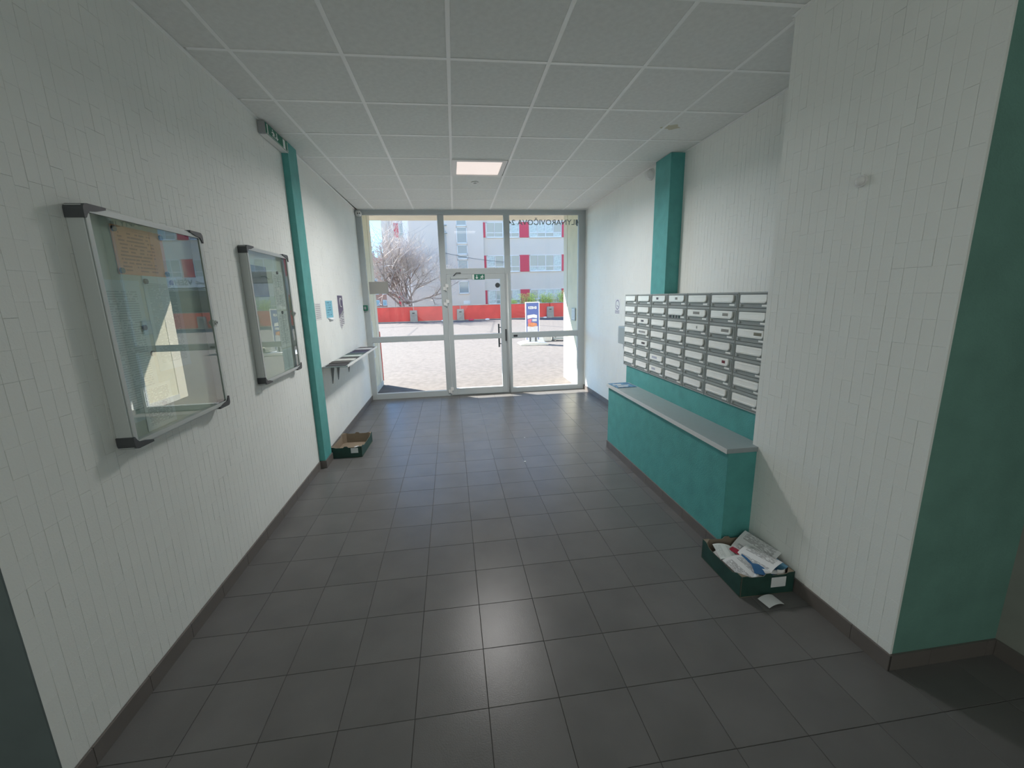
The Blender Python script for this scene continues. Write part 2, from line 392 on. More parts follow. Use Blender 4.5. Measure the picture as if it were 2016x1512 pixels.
baseboard('baseboard_right_return', 'x', YP0-0.006, -1, XP, 2.38, 0.2)
baseboard('baseboard_right_lobby', 'y', 2.38, -1, -3.9, YP0-0.016, 0.2)
baseboard('baseboard_left_return', 'x', YP0-0.006, -1, -3.2, XL, 0.2)
baseboard('baseboard_right_far', 'y', XR, -1, 4.6, YF-0.04, 0.2)

# ---- ceiling: slab, panels in a grid of tees (the grid runs 0.55 degrees off the walls)
ceil = struct(MB().box(-3.6, 2.8, -4.2, YF+0.08, 0.12, 0.30), 'ceiling', 'panel')
ceil.location = (0, 0, CEIL+0.12); me = ceil.data
for v in me.vertices: v.co.x += -0.4; v.co.y += (YF+0.08-4.2)/2
ceil.rotation_euler.z = -0.0096
GX, GY, G = 0.0363, 2.7975, 0.6
gxs = [GX+G*k for k in range(-6, 6)]; gys = [GY+G*k for k in range(-12, 9)]
pm = {}
def inside(xa, xb, ya, yb):      # trims a panel to the room
    xa, xb = max(xa, -3.3), min(xb, 2.52 if yb > 2.2 else 2.60)
    if ya > 1.2: xa = max(xa, XL-0.03)
    yb = min(yb, YF+0.045)
    return xa, xb, ya, yb
for i in range(len(gxs)-1):
    for j in range(len(gys)):
        xa, xb = gxs[i], gxs[i+1]; ya = gys[j]; yb = ya+G
        if abs(xa-GX) < 1e-6 and abs(ya-(GY+3*G)) < 1e-6: continue       # the lamp's cell
        xa, xb, ya, yb = inside(xa, xb, ya, yb)
        if xb-xa < 0.04 or yb-ya < 0.04: continue
        k = (round(xb-xa, 3), round(yb-ya, 3))
        if k not in pm:
            w, d = k[0]-0.006, k[1]-0.006
            mb = MB().box(-w/2, w/2, -d/2, d/2, 0, 0.015)
            me = bpy.data.meshes.new('ceiling_panel'); me.from_pydata(mb.v, [], mb.f); me.materials.append(M['panel']); pm[k] = me
        o = inst(pm[k], 'ceiling_panel', ((xa+xb)/2, (ya+yb)/2, -0.12+0.003), ceil)
        o.rotation_euler = (random.uniform(-0.001, 0.001), random.uniform(-0.001, 0.001), 0)
def lbuild(mb, name, material, parent):
    xs, ys, zs = zip(*mb.v); c = Vector(((min(xs)+max(xs))/2, (min(ys)+max(ys))/2, min(zs)))
    me = bpy.data.meshes.new(name); me.from_pydata([(v[0]-c.x, v[1]-c.y, v[2]-c.z) for v in mb.v], [], mb.f)
    me.materials.append(M[material]); o = bpy.data.objects.new(name, me); COL.objects.link(o); o.parent = parent; o.location = c; return o
for x in gxs:
    y0 = 1.25 if x < XL else -4.0
    if x < XL: lbuild(MB().box(x-0.012, x+0.012, -3.95, 1.3, -0.12, -0.118), 'main_runner', 'tee', ceil)
    elif x < 2.41: lbuild(MB().box(x-0.012, x+0.012, -3.95, YF+0.04, -0.12, -0.118), 'main_runner', 'tee', ceil)
tee_me = {}
for i in range(len(gxs)-1):
    for y in gys:
        xa, xb = gxs[i]+0.012, gxs[i+1]-0.012
        if y > 1.2: xa = max(xa, XL+0.01)
        xb = min(xb, 2.5)
        if xb-xa < 0.03 or y > YF: continue
        k = round(xb-xa, 3)
        if k not in tee_me:
            mb = MB().box(-k/2, k/2, -0.012, 0.012, 0, 0.002); me = bpy.data.meshes.new('cross_tee'); me.from_pydata(mb.v, [], mb.f); me.materials.append(M['tee']); tee_me[k] = me
        inst(tee_me[k], 'cross_tee', ((xa+xb)/2, y, -0.1197), ceil)
def wall_angle(pa, pb, nrm, n):
    mb = MB(); d = Vector(nrm); a, b_ = Vector(pa), Vector(pb)
    q = [a, b_, b_+d*0.024, a+d*0.024]
    for z in (CEIL-0.0015, CEIL+0.0005): mb.v += [(p.x, p.y, z) for p in q]
    mb.f += [(0,3,2,1),(4,5,6,7),(0,1,5,4),(1,2,6,5),(2,3,7,6),(3,0,4,7)]
    struct(mb, 'trim_%d' % n, 'tee')
wall_angle((XL, 1.32, 0), (XL, 4.19, 0), (1, 0, 0), 1); wall_angle((XL, 4.42, 0), (XL, 7.08, 0), (1, 0, 0), 2)
wall_angle((XP, 1.32, 0), (XP, YP1, 0), (-1, 0, 0), 3); wall_angle((XP, YP1, 0), (XN, YP1, 0), (0, 1, 0), 4)
wall_angle((XN, YP1, 0), (XN, 4.28, 0), (-1, 0, 0), 5); wall_angle((XR, 4.60, 0), (XR, 7.08, 0), (-1, 0, 0), 6)
wall_angle((XL, 7.105, 0), (XR, 7.105, 0), (0, -1, 0), 7)
# brown water stain: a thin dried blotch on one panel
stain = mat('dried_water_stain', (0.58, 0.55, 0.43), 0.9)
mb = MB(); n_ = 22; cx_, cy_ = 1.93, 3.68
mb.v = [(cx_+(0.075+0.02*math.sin(3*a)+0.012*math.sin(7*a))*math.cos(a), cy_+(0.05+0.015*math.cos(5*a))*math.sin(a), CEIL+0.0022) for a in [2*math.pi*k/n_ for k in range(n_)]]
mb.f = [tuple(range(n_))[::-1]]
tag(mb.build('water_stain', stain), 'small brown water stain on a ceiling panel in front of the right teal pillar', 'stain')

# ---- ceiling lamp in its grid cell
lm = thing('ceiling_lamp', (0.376, 4.885, CEIL-0.012), 'square recessed ceiling lamp with glowing pinkish diffuser and white frame', 'ceiling lamp')
cx_, cy_ = 0.376, 4.885; fr = MB()
for (a, b_, c, d) in ((-0.285, 0.285, -0.285, -0.235), (-0.285, 0.285, 0.235, 0.285), (-0.285, -0.235, -0.235, 0.235), (0.235, 0.285, -0.235, 0.235)):
    fr.box(cx_+a, cx_+b_, cy_+c, cy_+d, CEIL-0.010, CEIL+0.02)
fr.build('frame', 'white_p', lm)
MB().box(cx_-0.233, cx_+0.233, cy_-0.233, cy_+0.233, CEIL-0.004, CEIL+0.006).build('diffuser', 'diffuser', lm)
MB().box(cx_-0.297, cx_+0.297, cy_-0.297, cy_+0.297, CEIL+0.021, CEIL+0.028).build('cover', 'panel', lm)
dl = thing('ceiling_spotlight', (0.371, 5.465, CEIL-0.012), 'tiny round white spotlight in the ceiling panel behind the square lamp', 'ceiling lamp')
mb = MB(); n_ = 24
for k in range(n_):
    a0, a1 = 2*math.pi*k/n_, 2*math.pi*(k+1)/n_
    P = lambda r, a, z: (0.371+r*math.cos(a), 5.465+r*math.sin(a), z)
    mb.poly([P(0.045, a0, CEIL-0.001), P(0.045, a1, CEIL-0.001), P(0.038, a1, CEIL-0.009), P(0.038, a0, CEIL-0.009)][::-1])
    mb.poly([P(0.038, a0, CEIL-0.009), P(0.038, a1, CEIL-0.009), P(0.024, a1, CEIL-0.009), P(0.024, a0, CEIL-0.009)][::-1])
    mb.poly([P(0.024, a0, CEIL-0.009), P(0.024, a1, CEIL-0.009), P(0.022, a1, CEIL+0.002), P(0.022, a0, CEIL+0.002)][::-1])
mb.build('ring', 'white_p', dl); MB().cyl((0.371, 5.465), 0.0225, 2, CEIL-0.004, CEIL+0.002).build('lens', 'grey_p', dl)

# ================================================================ GLASS FRONT
fy0, fy1 = 7.105, 7.175; gy = 7.142
fr = struct(MB().box(XL, XR, fy0, fy1, 2.955, CEIL+0.01, 0.003), 'window_1', 'alu')
def bar(x0, x1, z0, z1, name='frame_bar', y0=fy0, y1=fy1, m_='alu', par=fr): return MB().box(x0, x1, y0, y1, z0, z1, 0.003).build(name, m_, par)
bar(XL, -1.305, 0.0, 2.955); bar(2.185, XR, 0.0, 2.955)
bar(-0.135, -0.045, 0.0, 2.955); bar(0.925, 1.015, 0.0, 2.955)
bar(-1.305, -0.135, 0.0, 0.095); bar(1.015, 2.185, 0.0, 0.085)
bar(-1.305, -0.135, 0.965, 1.050); bar(1.015, 2.185, 0.955, 1.045)
bar(-0.045, 0.925, 2.035, 2.120)
MB().box(-0.045, 0.925, 7.11, 7.17, 0.0, 0.012).build('threshold', 'alu_light', fr)
for (x0, x1, z0, z1) in ((-1.305, -0.135, 0.095, 0.965), (-1.305, -0.135, 1.050, 2.955), (1.015, 2.185, 0.085, 0.955), (1.015, 2.185, 1.045, 2.955), (-0.045, 0.925, 2.120, 2.955)):
    MB().box(x0+0.001, x1-0.001, gy-0.003, gy+0.003, z0+0.001, z1-0.001).build('pane', 'glass', fr)
    mb = MB(); t = 0.006
    for (a, b_, c, d) in ((x0, x1, z0, z0+t), (x0, x1, z1-t, z1), (x0, x0+t, z0+t, z1-t), (x1-t, x1, z0+t, z1-t)):
        mb.box(a, b_, gy-0.012, gy-0.0032, c, d)
    mb.build('glazing_bead', 'alu_light', fr)
MB().cyl((0.962, 7.098), 0.017, 2, 0.012, 2.03).build('half_round_profile', 'alu_light', fr, smooth=True)
tag(bar(2.147, 2.160, 2.775, 2.875, 'door_contact', fy0-0.004, fy0+0.02, 'dark_p'), label='small black contact strip at the top right of the glass front')
bar(1.045, 1.115, 0.975, 1.01, 'strike_plate', fy0-0.002, fy0+0.004, 'dark_p')
# lettering stuck to the outside of the right-hand pane, read from outside
text('MLYNAROVIČOVA 24', 'lettering', 0.118, 'text', (1.612, gy+0.004, 2.836), (math.pi/2, 0, math.pi), fr, offset=0.0012, extrude=0.0004, xscale=1.08)

# door leaf
door = struct(MB().box(-0.043, 0.030, 7.088, 7.150, 0.014, 2.030, 0.003), 'door_1', 'alu')
D = lambda *a, **k: bar(*a, **k, y0=7.088, y1=7.150, par=door)
D(0.835, 0.921, 0.014, 2.030, name='stile'); D(0.030, 0.835, 0.014, 0.125, name='bottom_rail'); D(0.030, 0.835, 1.950, 2.030, name='top_rail'); D(0.030, 0.835, 0.962, 1.045, name='middle_rail')
for z0, z1 in ((0.125, 0.962), (1.045, 1.950)):
    MB().box(0.031, 0.834, 7.117, 7.123, z0+0.001, z1-0.001).build('pane', 'glass', door)
for z in (0.10, 1.58, 1.83):
    mb = MB().cyl((-0.060, 7.076), 0.011, 2, z-0.055, z+0.055, 16); mb.box(-0.105, -0.066, 7.084, 7.105, z-0.045, z+0.005, 0.002).box(-0.054, -0.02, 7.074, 7.088, z-0.005, z+0.045, 0.002)
    mb.build('hinge', 'white_p', door)
MB().box(0.900, 0.926, 7.070, 7.088, 0.915, 1.115, 0.003).build('lock_case', 'corner', door)
mb = MB().tube([(0.805, 7.20, 0.80), (0.805, 7.20, 1.20)], 0.014, 12)
for z in (0.86, 1.14): mb.tube([(0.805, 7.20, z), (0.845, 7.152, z)], 0.008, 8)
mb.build('pull_handle', 'corner', door)
mb = MB().box(0.02, 0.30, 7.055, 7.088, 1.958, 2.000, 0.006); mb.build('door_closer', 'alu', door)
MB().tube([(0.07, 7.07, 2.004), (0.12, 7.06, 2.052), (0.185, 7.075, 2.052), (0.19, 7.103, 2.05)], 0.007, 8).build('closer_arm', 'corner', door)
# round sticker on the glass
tag(MB().cyl((0.795, 1.845), 0.040, 1, 7.112, 7.1168, 32).build('round_sticker', 'corner'), 'round dark green-grey sticker in the top corner of the door glass', 'sticker')

# pictogram shapes (2-D outlines on a unit-high square)
def arrow(): return [(0.42, 0.9), (0.58, 0.9), (0.58, 0.42), (0.82, 0.42), (0.5, 0.1), (0.18, 0.42), (0.42, 0.42)]
def man(): return [[(0.52, 0.82), (0.60, 0.92), (0.70, 0.86), (0.66, 0.75), (0.57, 0.74)],
                   [(0.30, 0.62), (0.50, 0.72), (0.64, 0.70), (0.78, 0.54), (0.88, 0.56), (0.86, 0.48), (0.76, 0.46), (0.64, 0.56), (0.56, 0.42), (0.72, 0.30), (0.66, 0.08), (0.58, 0.10), (0.60, 0.26), (0.44, 0.34), (0.36, 0.20), (0.12, 0.14), (0.12, 0.22), (0.30, 0.27), (0.44, 0.60), (0.34, 0.55), (0.24, 0.42), (0.17, 0.46)]]
es = thing('door_exit_sign', (0.478, 7.086, 1.936), 'small green exit sign with arrow and running figure on the door', 'sign')
MB().box(0.373, 0.583, 7.082, 7.0878, 1.940, 2.028, 0.001).build('plate', 'green', es)
mb = MB()
mb.box(0.377, 0.408, 7.0810, 7.0825, 1.943, 2.025)
mb.prism([(0.415+0.075*u, 1.943+0.08*v) for u, v in arrow()], 1, 7.0810, 7.0825)
for q in man(): mb.prism([(0.495+0.085*u, 1.943+0.08*v) for u, v in q], 1, 7.0810, 7.0825)
mb.build('pictogram', 'white', es)
# cctv camera in the top left corner
cc = thing('security_camera', (-1.325, 7.07, 2.90), 'white security camera with two dark lenses, top left corner of the glass front', 'camera')
MB().cyl((-1.335, 2.968), 0.046, 1, 7.104, 7.07, 28).build('housing', 'white_p', cc, smooth=False)
MB().ball((-1.325, 7.068, 2.964), 0.040, (1, 0.8, 1)).build('dome', 'white_p', cc, smooth=True)
for dx in (-0.012, 0.016): MB().cyl((-1.325+dx, 2.962), 0.0085, 1, 7.045, 7.030, 16).build('lens', 'dark_p', cc)
# green door release box on the left frame
rb = thing('door_release_box', (-1.36, 7.09, 1.49), 'small dark green door release box on the left frame post', 'switch')
MB().box(-1.392, -1.325, 7.060, 7.1048, 1.490, 1.575, 0.004).build('case', 'green', rb); MB().box(-1.378, -1.345, 7.057, 7.061, 1.510, 1.555, 0.001).build('window', 'grey_p', rb)
tag(MB().box(-1.285, -0.985, gy+0.004, gy+0.006, 1.748, 1.942).build('notice_sheet', printed('backlit_sheet', (0.42, 0.41, 0.38), (0.33, 0.33, 0.32), 9, seed=1.1)), 'grey sheet stuck on the left pane, seen from behind', 'notice')

# ================================================================ LEFT WALL
MAGL = {(2.10, 1.56): 'dark magnet on the tall left sheet of the near board, upper one', (2.12, 1.44): 'dark magnet on the tall left sheet of the near board, middle one', (2.13, 1.20): 'dark magnet on the tall left sheet of the near board, lowest one',
        (2.165, 1.765): 'dark magnet just under the lower left corner of the orange sheet', (2.345, 1.765): 'dark magnet just under the lower right corner of the orange sheet', (2.035, 1.975): 'dark magnet on the upper left corner of the orange sheet',
        (2.325, 1.975): 'dark magnet on the upper right corner of the orange sheet', (2.035, 1.805): 'dark magnet on the lower left corner of the orange sheet', (2.325, 1.805): 'dark magnet on the lower right corner of the orange sheet',
        (3.70, 1.89): 'dark magnet at the top of the upper sheet in the far board', (3.70, 1.575): 'dark magnet at the top of the middle sheet in the far board'}
def mag_label(a, b): return MAGL[(a, b)]
def notice_board(y0, y1, z0, z1, dep, label, sheets, lock=True):
    b = thing('notice_board', (XL, (y0+y1)/2, z0), label, 'notice board')
    xf = XL+dep; rim = 0.016
    mb = MB()
    mb.box(XL+0.001, xf, y0, y0+rim, z0, z1, 0.002).box(XL+0.001, xf, y1-rim, y1, z0, z1, 0.002)
    mb.box(XL+0.001, xf, y0+rim, y1-rim, z0, z0+rim, 0.002).box(XL+0.001, xf, y0+rim, y1-rim, z1-rim, z1, 0.002)
    mb.build('case', 'silver', b)
    MB().box(XL+0.002, XL+0.012, y0+rim, y1-rim, z0+rim, z1-rim).build('back_panel', 'pinboard', b)
    mb = MB(); r2 = 0.020; xi = xf-0.008; xo = xf+0.004
    ya, yb, za, zb = y0+0.006, y1-0.006, z0+0.006, z1-0.006
    mb.box(xf, xo, ya, ya+r2, za, zb, 0.0015).box(xf, xo, yb-r2, yb, za, zb, 0.0015).box(xf, xo, ya+r2, yb-r2, za, za+r2, 0.0015).box(xf, xo, ya+r2, yb-r2, zb-r2, zb, 0.0015)
    mb.build('door_frame', 'silver', b)
    MB().box(xf-0.005, xf-0.001, y0+rim+0.001, y1-rim-0.001, z0+rim+0.001, z1-rim-0.001).build('door_glass', 'board_glass', b)
    for (yc, sy) in ((y0, 1), (y1, -1)):
        for (zc, sz) in ((z0, 1), (z1, -1)):
            e = 0.005; pts = [(yc-sy*e, zc+sz*0.048)]
            for k in range(7):                              # rounded outer corner
                a = math.pi*k/12; pts.append((yc-sy*e+sy*0.022*(1-math.cos(a)), zc-sz*e+sz*0.022*(1-math.sin(a))))
            pts += [(yc+sy*0.105, zc-sz*e), (yc+sy*0.105, zc+sz*0.004), (yc+sy*0.06, zc+sz*0.017), (yc+sy*0.024, zc+sz*0.022), (yc+sy*0.012, zc+sz*0.034), (yc+sy*0.004, zc+sz*0.048)]
            MB().prism(pts, 0, XL+0.001, xo+0.005).build('corner_cap', 'corner', b)
    if lock:
        zc = (z0+z1)/2; mb = MB().cyl((yb-0.008, zc), 0.011, 0, xo, xo+0.014, 20); mb.box(xo, xo+0.006, yb-0.022, yb+0.006, zc-0.022, zc+0.016, 0.002); mb.build('lock', 'silver', b)
        MB().cyl((yb-0.008, zc), 0.005, 0, xo+0.0142, xo+0.015, 16).build('keyhole', 'dark_p', b)
    for k, (nm, lab, (ya, yb_), (za, zb_), mt, mags) in enumerate(sheets):
        x = XL+0.0125+0.0004*k
        tag(MB().box(x, x+0.0006, ya, yb_, za, zb_).build(nm, mt), lab, 'notice')
        for (my, mz) in mags:
            tag(MB().cyl((my, mz), 0.012, 0, x+0.001, x+0.009, 16).build('round_magnet', 'corner'), mag_label(my, mz), 'magnet', 'magnets in the %s notice board' % ('near' if y0 < 2.5 else 'far'))
    return b
notice_board(1.835, 2.592, 1.078, 2.030, 0.060, 'near large silver notice board with glass front and an orange sheet inside', [
    ('notice_sheet', 'tall pale green-blue printed sheet at the left of the near notice board', (1.875, 2.125), (1.16, 1.765), 'txt_green', [(2.10, 1.56), (2.12, 1.44), (2.13, 1.20)]),
    ('notice_sheet', 'pale green-blue printed sheet under the orange one in the near notice board', (2.150, 2.395), (1.35, 1.79), 'txt_green', [(2.165, 1.765), (2.345, 1.765)]),
    ('notice_sheet', 'orange printed sheet at the top of the near notice board', (2.020, 2.340), (1.790, 1.992), 'txt_orange', [(2.035, 1.975), (2.325, 1.975), (2.035, 1.805), (2.325, 1.805)]),
    ('notice_sheet', 'white sheet with dense lines at the bottom of the near notice board', (2.00, 2.20), (1.100, 1.30), 'txt_white', []),
])
notice_board(3.130, 3.860, 1.085, 2.035, 0.050, 'far smaller-looking silver notice board just before the left teal pillar', [
    ('notice_sheet', 'printed sheet at the upper right of the far notice board', (3.60, 3.81), (1.60, 1.90), 'txt_white', [(3.70, 1.89)]),
    ('notice_sheet', 'printed sheet at the middle right of the far notice board', (3.60, 3.81), (1.29, 1.585), 'txt_white', [(3.70, 1.575)]),
    ('notice_sheet', 'printed sheet at the lower right of the far notice board', (3.60, 3.80), (1.105, 1.28), 'txt_green', []),
    ('notice_sheet', 'dark mottled sheet at the upper left of the far notice board', (3.17, 3.50), (1.70, 1.92), mat('dark_mottled_sheet', (0.10, 0.14, 0.17), 0.5, noise=0.4, nscale=12), []),  # dark sheet, mottled by noise
])
# exit sign box high on the left wall
ex = thing('exit_sign_box', (XL, 3.99, 2.92), 'long green exit sign box under the ceiling by the left teal pillar', 'sign')
y0, y1, z0, z1 = 3.74, 4.205, 2.930, 3.015; xf = XL+0.058
MB().box(XL+0.001, xf-0.004, y0, y1, z0, z1, 0.004).build('case', 'grey_p', ex)
MB().box(xf-0.004, xf, y0+0.012, y1-0.004, z0+0.004, z1-0.003).build('green_face', 'green', ex)
MB().box(XL+0.004, xf-0.001, y0+0.02, y1-0.006, z0-0.003, z0+0.0005).build('lower_diffuser', 'white_p', ex)
mb = MB(); h = z1-z0-0.014
mb.prism([(y0+0.175+0.09*u, z0+0.008+h*v) for u, v in [(0.42, 0.9), (0.58, 0.9), (0.58, 0.42), (0.82, 0.42), (0.5, 0.1), (0.18, 0.42), (0.42, 0.42)]], 0, xf, xf+0.001)
for q in man(): mb.prism([(y0+0.10+0.10*(1-u), z0+0.008+h*v) for u, v in q][::-1], 0, xf, xf+0.001)
mb.box(xf, xf+0.001, y1-0.115, y1-0.07, z0+0.008, z1-0.008).box(xf, xf+0.001, y0+0.03, y0+0.045, z0+0.008, z1-0.01).box(xf, xf+0.001, y1-0.02, y1-0.012, z0+0.006, z1-0.006).box(xf, xf+0.001, y0+0.014, y1-0.006, z0+0.005, z0+0.0075)
mb.build('pictogram', 'white', ex)

# sheets on the wall past the pillar
tag(MB().box(XL+0.0005, XL+0.0015, 4.60, 4.80, 1.46, 1.637).build('notice_sheet', 'txt_faint'), 'faint white printed sheet on the left wall just past the pillar', 'notice')
mb = MB(); mb.box(XL+0.0005, XL+0.0017, 4.99, 5.262, 1.466, 1.660)
bs = tag(mb.build('notice_sheet', 'txt_blue'), 'light blue sheet taped to the left wall above the leaflet shelf', 'notice')
mb = MB(); mb.poly([(XL+0.002, 5.02, 1.470), (XL+0.002, 5.24, 1.466), (XL+0.030, 5.23, 1.452), (XL+0.026, 5.09, 1.447)]).poly([(XL+0.002, 5.02, 1.4695), (XL+0.026, 5.09, 1.4465), (XL+0.030, 5.23, 1.4515), (XL+0.002, 5.24, 1.4655)])
mb.build('curled_edge', 'paper', bs)
ps = thing('poster', (XL, 5.64, 1.34), 'torn purple and white poster on the left wall nearest the glass front', 'poster')
MB().prism([(5.525, 1.722), (5.765, 1.720), (5.772, 1.50), (5.64, 1.475), (5.525, 1.44)], 0, XL+0.0006, XL+0.002).build('purple_print', mat('purple_print', (0.12, 0.10, 0.17), 0.5, noise=0.25, nscale=10), ps)
MB().prism([(5.525, 1.44), (5.64, 1.475), (5.772, 1.50), (5.765, 1.350), (5.70, 1.365), (5.66, 1.335), (5.60, 1.295), (5.53, 1.36)], 0, XL+0.0004, XL+0.0018).build('white_print', printed('poster_lower', (0.62, 0.62, 0.64), (0.16, 0.15, 0.18), 9, seed=4.4), ps)
MB().prism([(5.56, 1.475), (5.77, 1.545), (5.77, 1.51), (5.56, 1.445)], 0, XL+0.0019, XL+0.0026).build('grey_band', 'grey_p', ps)
mb = MB(); P_ = [(5.66+0.045*math.cos(a), 1.635+0.055*math.sin(a)) for a in [0.6+k*0.42 for k in range(12)]]
mb.tube([(XL+0.003, a, b_) for a, b_ in P_], 0.005, 6); mb.build('figure', 'white', ps)

# leaflet shelf
sh = thing('leaflet_shelf', (XL, 5.54, 0.94), 'narrow grey wall shelf on brackets along the left wall, full of leaflets', 'shelf')
sx1 = -1.128; sy0, sy1, sz = 4.60, 6.46, 0.975
MB().box(XL+0.001, sx1, sy0, sy1, sz-0.014, sz-0.004, 0.001).build('board', 'worktop', sh)
MB().box(sx1, sx1+0.006, sy0, sy1, sz-0.018, sz+0.006, 0.001).build('front_lip', 'alu_light', sh)
for y in (4.93, 5.18, 5.72):
    MB().prism([(XL+0.001, sz-0.015), (XL+0.040, sz-0.015), (XL+0.040, sz-0.05), (XL+0.006, sz-0.25), (XL+0.001, sz-0.25)], 1, y, y+0.006).build('bracket', 'grey_p', sh)
shades = [(0.05, 0.05, 0.055), (0.07, 0.065, 0.06), (0.50, 0.52, 0.50), (0.06, 0.06, 0.06), (0.45, 0.52, 0.50), (0.08, 0.12, 0.12), (0.07, 0.07, 0.12), (0.07, 0.06, 0.09), (0.55, 0.56, 0.57), (0.12, 0.11, 0.11)]
words = ['black leaflet at the near end of the wall shelf', 'second leaflet from the near end of the shelf, charcoal', 'pale leaflet third from the near end of the shelf', 'black leaflet right after the first pale one on the shelf', 'pale green-grey leaflet in the middle of the wall shelf', 'dark green-black leaflet just past the middle of the shelf', 'dark navy leaflet on the far half of the shelf', 'dark violet leaflet on the far half of the shelf', 'whitish leaflet near the far end of the shelf', 'brownish black leaflet at the far end of the wall shelf']
y = sy0+0.025
for k, c in enumerate(shades):
    d = 0.158 if k else 0.17
    mb = MB().box(-0.105, 0.105, 0, d, 0, 0.005+0.002*(k % 3), 0.0008)
    o = mb.build('leaflet', mat('leaflet_cover_%d' % k, c, 0.85, noise=0.2, nscale=15)); o.location = (XL+0.132+random.uniform(-0.012, 0.008), y+d/2, sz-0.0035); o.rotation_euler.z = random.uniform(-0.05, 0.05)
    tag(o, words[k], 'leaflet', 'leaflets on the wall shelf'); y += d+0.022

# ================================================================ CARDBOARD TRAYS
def tray(loc, rz, w, d, h, label, tape_side='front'):
    t = thing('cardboard_tray', loc, label, 'box', rz=rz); th = 0.004
    MB().box(-w/2, w/2, -d/2, d/2, 0.0005, 0.004).build('bottom', 'card_in', t, local=True)
    def side(ax, s):
        L_ = w if ax == 'x' else d; half = L_/2; n = 24; top = []
        for k in range(n+1):
            u = -half+L_*k/n; q = abs(u)/half
            dip = 0.022 if ax == 'y' else 0.010
            z = h-dip if q < 0.62 else (h-dip+dip*min(1, (q-0.62)/0.16))
            if ax == 'x' and q < 0.10: z = h+0.004                  # stacking tab
            top.append((u, z))
        pts = [(-half, 0)]+[(half, 0)]+top[::-1]
        for nm, a, b_, mt in (('outer_wall', 0, th/2, 'card_out'), ('inner_wall', -th/2, 0, 'card_in')):
            base = (d/2 if ax == 'x' else w/2)
            lo, hi = sorted((s*(base+a-th/2), s*(base+b_-th/2)))
            MB().prism(pts, 1 if ax == 'x' else 0, lo, hi).build(nm, mt, t, local=True)
    side('x', -1); side('x', 1); side('y', -1); side('y', 1)
    for sx in (-1, 1):
        for sy in (-1, 1):
            x0, y0 = sx*(w/2-th-0.001), sy*(d/2-th-0.001)
            MB().prism([(x0, y0), (x0-sx*0.038, y0), (x0, y0-sy*0.038)], 2, 0.004, h-0.002).build('corner_post', 'card_in', t, local=True)
    return t
t1 = tray((1.655, 2.005, 0), math.radians(-1.0), 0.318, 0.372, 0.128, 'dark green cardboard tray full of letters on the floor by the right pier')
MB().poly([(0.020, -0.1874, 0.045), (0.108, -0.1874, 0.045), (0.108, -0.1874, 0.106), (0.020, -0.1874, 0.106)]).build('label', 'paper', t1, local=True)
t2 = tray((-1.185, 4.685, 0), math.radians(-2.0), 0.335, 0.50, 0.122, 'dark green cardboard tray, nearly empty, on the floor behind the left teal pillar')
MB().poly([(0.052, -0.2514, 0.050), (0.128, -0.2514, 0.050), (0.128, -0.2514, 0.106), (0.052, -0.2514, 0.106)]).build('label', 'paper', t2, local=True)

def sheet(name, material, loc, rot, w, d, label, cat, bend=0.0, fold=0.0, group=None, th=0.0008):
    n = 8; mb = MB()
    top = []; 
    for i in range(n+1):
        u = -w/2+w*i/n; z = bend*(1-(2*u/w)**2)+fold*abs(u)/(w/2)
        top.append((u, z))
    for i in range(n):
        (u0, z0_), (u1, z1_) = top[i], top[i+1]
        mb.poly([(u0, -d/2, z0_+th), (u1, -d/2, z1_+th), (u1, d/2, z1_+th), (u0, d/2, z0_+th)]); mb.poly([(u0, d/2, z0_), (u1, d/2, z1_), (u1, -d/2, z1_), (u0, -d/2, z0_)])
    for yy, fl in ((-d/2, False), (d/2, True)):
        q = [(u, yy, z) for u, z in top]+[(u, yy, z+th) for u, z in top[::-1]]; mb.poly(q[::-1] if fl else q)
    o = mb.build(name, material, base=False); o.location = loc; o.rotation_euler = rot; tag(o, label, cat, group); return o
R_ = math.radians
sheet('letter', 'paper', (1.605, 2.03, 0.078), (R_(3), R_(-6), R_(14)), 0.12, 0.22, 'plain white envelope at the left of the letter tray', 'letter', 0.004, group='letters in the right tray')
sheet('letter', 'txt_paper', (1.592, 1.935, 0.090), (R_(5), R_(-5), R_(6)), 0.13, 0.19, 'printed white sheet lying over the left side of the letter tray', 'letter', 0.010, group='letters in the right tray')
sheet('letter', 'txt_white', (1.585, 2.085, 0.094), (R_(4), R_(5), R_(-14)), 0.11, 0.14, 'crumpled greyish letter at the far left of the tray', 'letter', 0.012, group='letters in the right tray')
sheet('letter', 'txt_paper', (1.745, 2.045, 0.118), (R_(4), R_(-38), R_(12)), 0.15, 0.24, 'large white letter leaning on the pier side of the tray', 'letter', 0.006, group='letters in the right tray')
sheet('letter', 'txt_paper', (1.705, 1.970, 0.108), (R_(-4), R_(-26), R_(16)), 0.13, 0.22, 'folded printed letter lying on top of the pile in the tray', 'letter', 0.012, group='letters in the right tray')
sheet('leaflet', 'blue_paper', (1.655, 1.960, 0.092), (R_(4), R_(6), R_(-38)), 0.10, 0.19, 'dark blue leaflet in the middle of the letter tray', 'leaflet', 0.006, group='leaflets in the right tray')
sheet('leaflet', 'blue_paper', (1.690, 1.885, 0.100), (R_(6), R_(-4), R_(68)), 0.09, 0.14, 'dark blue leaflet at the near end of the letter tray', 'leaflet', 0.006, group='leaflets in the right tray')
sheet('leaflet', 'paper', (1.655, 1.895, 0.0985), (R_(4), R_(3), R_(-50)), 0.022, 0.16, 'narrow white strip crossing the blue leaflets in the tray', 'leaflet', 0.004, group='leaflets in the right tray')
sheet('leaflet', 'paper', (1.720, 1.862, 0.105), (R_(2), R_(-4), R_(76)), 0.035, 0.11, 'short white slip at the near edge of the letter tray', 'leaflet', 0.004, group='leaflets in the right tray')
